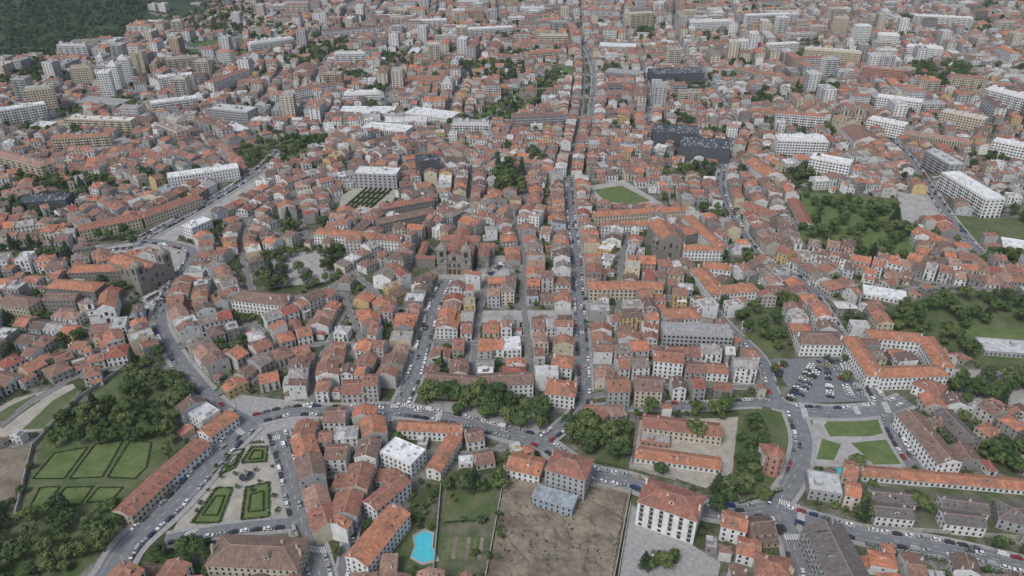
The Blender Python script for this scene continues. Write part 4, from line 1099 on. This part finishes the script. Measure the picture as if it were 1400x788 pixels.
def carrow(a,b,perp=True,pr=.85):
    p,q=Vector(G(*a)),Vector(G(*b)); L=(q-p).length; t=(q-p)/L; d=1.5; ang=math.atan2(t.y,t.x)+(math.pi/2 if perp else 0)
    while d<L:
        if rr.random()<pr:
            c=p+t*d; iy,ix=idx(c.x,c.y)
            car(c.x,c.y,ang+rr.uniform(-.03,.03),.31 if roadc[iy,ix] else .18)
        d+=2.6 if perp else 5.4
for a,b in (((1078,548),(1110,500)),((1090,549),(1122,500)),((1135,546),(1130,498)),((1180,545),(1150,495)),((1165,546),(1140,500)),((1062,520),(1070,498)),((1100,498),(1160,494)),
            ((250,620),(300,582)),((1010,300),(1000,285)),((180,440),(225,405)),((880,755),(930,768)),((985,312),(960,292)),((1170,262),(1240,272))): carrow(a,b)
carrow((375,552),(430,556),True,.4)
for a,b in (((120,345),(180,340)),((665,380),(690,360)),((1005,225),(1012,260)),((1060,280),(1080,310))): carrow(a,b)
x,y=G(208,408); 
mb=MB(); mb.box(-5.5,5.5,-1.25,1.25,.4,3.1,'trim'); 
for sy in(-1,1): mb.wrect((-5.3,sy*1.25),(1,0),(0,sy),0,10.6,1.4,2.5,.03,'glass')
for sx in (-3.6,3.4):
    for sy in (-1,1): mb.limb((sx,sy*1.0,.48),(sx,sy*1.3,.48),.48,.48,'tire',10)
mb.box(5.5,5.56,-1.1,1.1,1.2,2.8,'glass'); mb.box(-3,0,-.7,.7,3.1,3.35,'trim')
bus=mb.mesh('bus'); put(bus,'bus',x,y,math.radians(65),(1,1,1),.2); x,y=G(215,345); put(bus,'bus',x,y,math.radians(20),(1,1,1),.2)
mb=MB(); mb.limb((0,0,0),(0,0,7),.10,.06,'metal',6); mb.limb((0,0,7),(1.4,0,7.3),.05,.04,'metal',5); mb.box(1.1,1.9,-.15,.15,7.22,7.36,'trim',bottom=True); mb.cyl(0,0,0,.6,.18,.12,8,'metal'); lamp=mb.mesh('street_lamp')
for s in STREETS[:16]:
    for i in range(4,len(s['p'])-2,7):
        p=s['p'][i];t=s['t'][i]; sg=1 if (i//7)%2 else -1; n=Vector((-t.y,t.x))*sg; c=p+n*(s['hw']+.5); iy,ix=idx(c.x,c.y)
        if p.y<900 and visible(p.x,p.y,10) and not roadc[iy,ix]: put(lamp,'street_lamp',c.x,c.y,math.atan2(-n.y,-n.x),(1,1,1),.4)
print('cars',nc,'objs',len(bpy.data.objects),time.time()-T0)

# =============================================================== haze, light, world, camera
m=bpy.data.materials.new('thin_haze'); m.use_nodes=True; nt=m.node_tree; nt.nodes.remove(nt.nodes['Principled BSDF'])
v=N(nt,'ShaderNodeVolumeScatter'); v.inputs['Density'].default_value=.00005; v.inputs['Color'].default_value=(.78,.89,1,1); v.inputs['Anisotropy'].default_value=.2
nt.links.new(v.outputs[0],nt.nodes['Material Output'].inputs['Volume']); M['haze']=m
mb=MB(); mb.box(-3000,3000,-600,4200,-5,450,'haze',bottom=True); put(mb.mesh('haze'),'haze',0,0)

w=bpy.data.worlds.new("World"); sc.world=w; w.use_nodes=True; nt=w.node_tree; bg=nt.nodes['Background']
sky=N(nt,'ShaderNodeTexSky',sky_type='NISHITA'); sky.sun_disc=False; sky.sun_elevation=math.radians(52); sky.sun_rotation=math.radians(215); sky.dust_density=2; sky.air_density=1
hs=N(nt,'ShaderNodeHueSaturation'); hs.inputs['Saturation'].default_value=.65
nt.links.new(sky.outputs[0],hs.inputs['Color']); nt.links.new(hs.outputs[0],bg.inputs['Color']); bg.inputs['Strength'].default_value=.15
sun=bpy.data.lights.new('sun','SUN'); sun.energy=1.5; sun.angle=math.radians(20); sun.color=(1,.985,.96); so=bpy.data.objects.new('sun',sun)
az=math.radians(215); el=math.radians(52); d=Vector((math.sin(az)*math.cos(el),math.cos(az)*math.cos(el),math.sin(el)))
so.rotation_euler=d.to_track_quat('Z','Y').to_euler(); so.location=(0,0,600); COL.objects.link(so); sun.energy=1.95
cam=bpy.data.cameras.new('camera'); cam.sensor_width=36; cam.lens=36*1000/1400; cam.clip_end=20000; co=bpy.data.objects.new('camera',cam)
co.location=(0,0,H); co.rotation_euler=(math.pi/2-PT,0,0); COL.objects.link(co); sc.camera=co
sc.view_settings.view_transform='Standard'; sc.view_settings.look='None'; sc.view_settings.exposure=0
print('done',time.time()-T0)
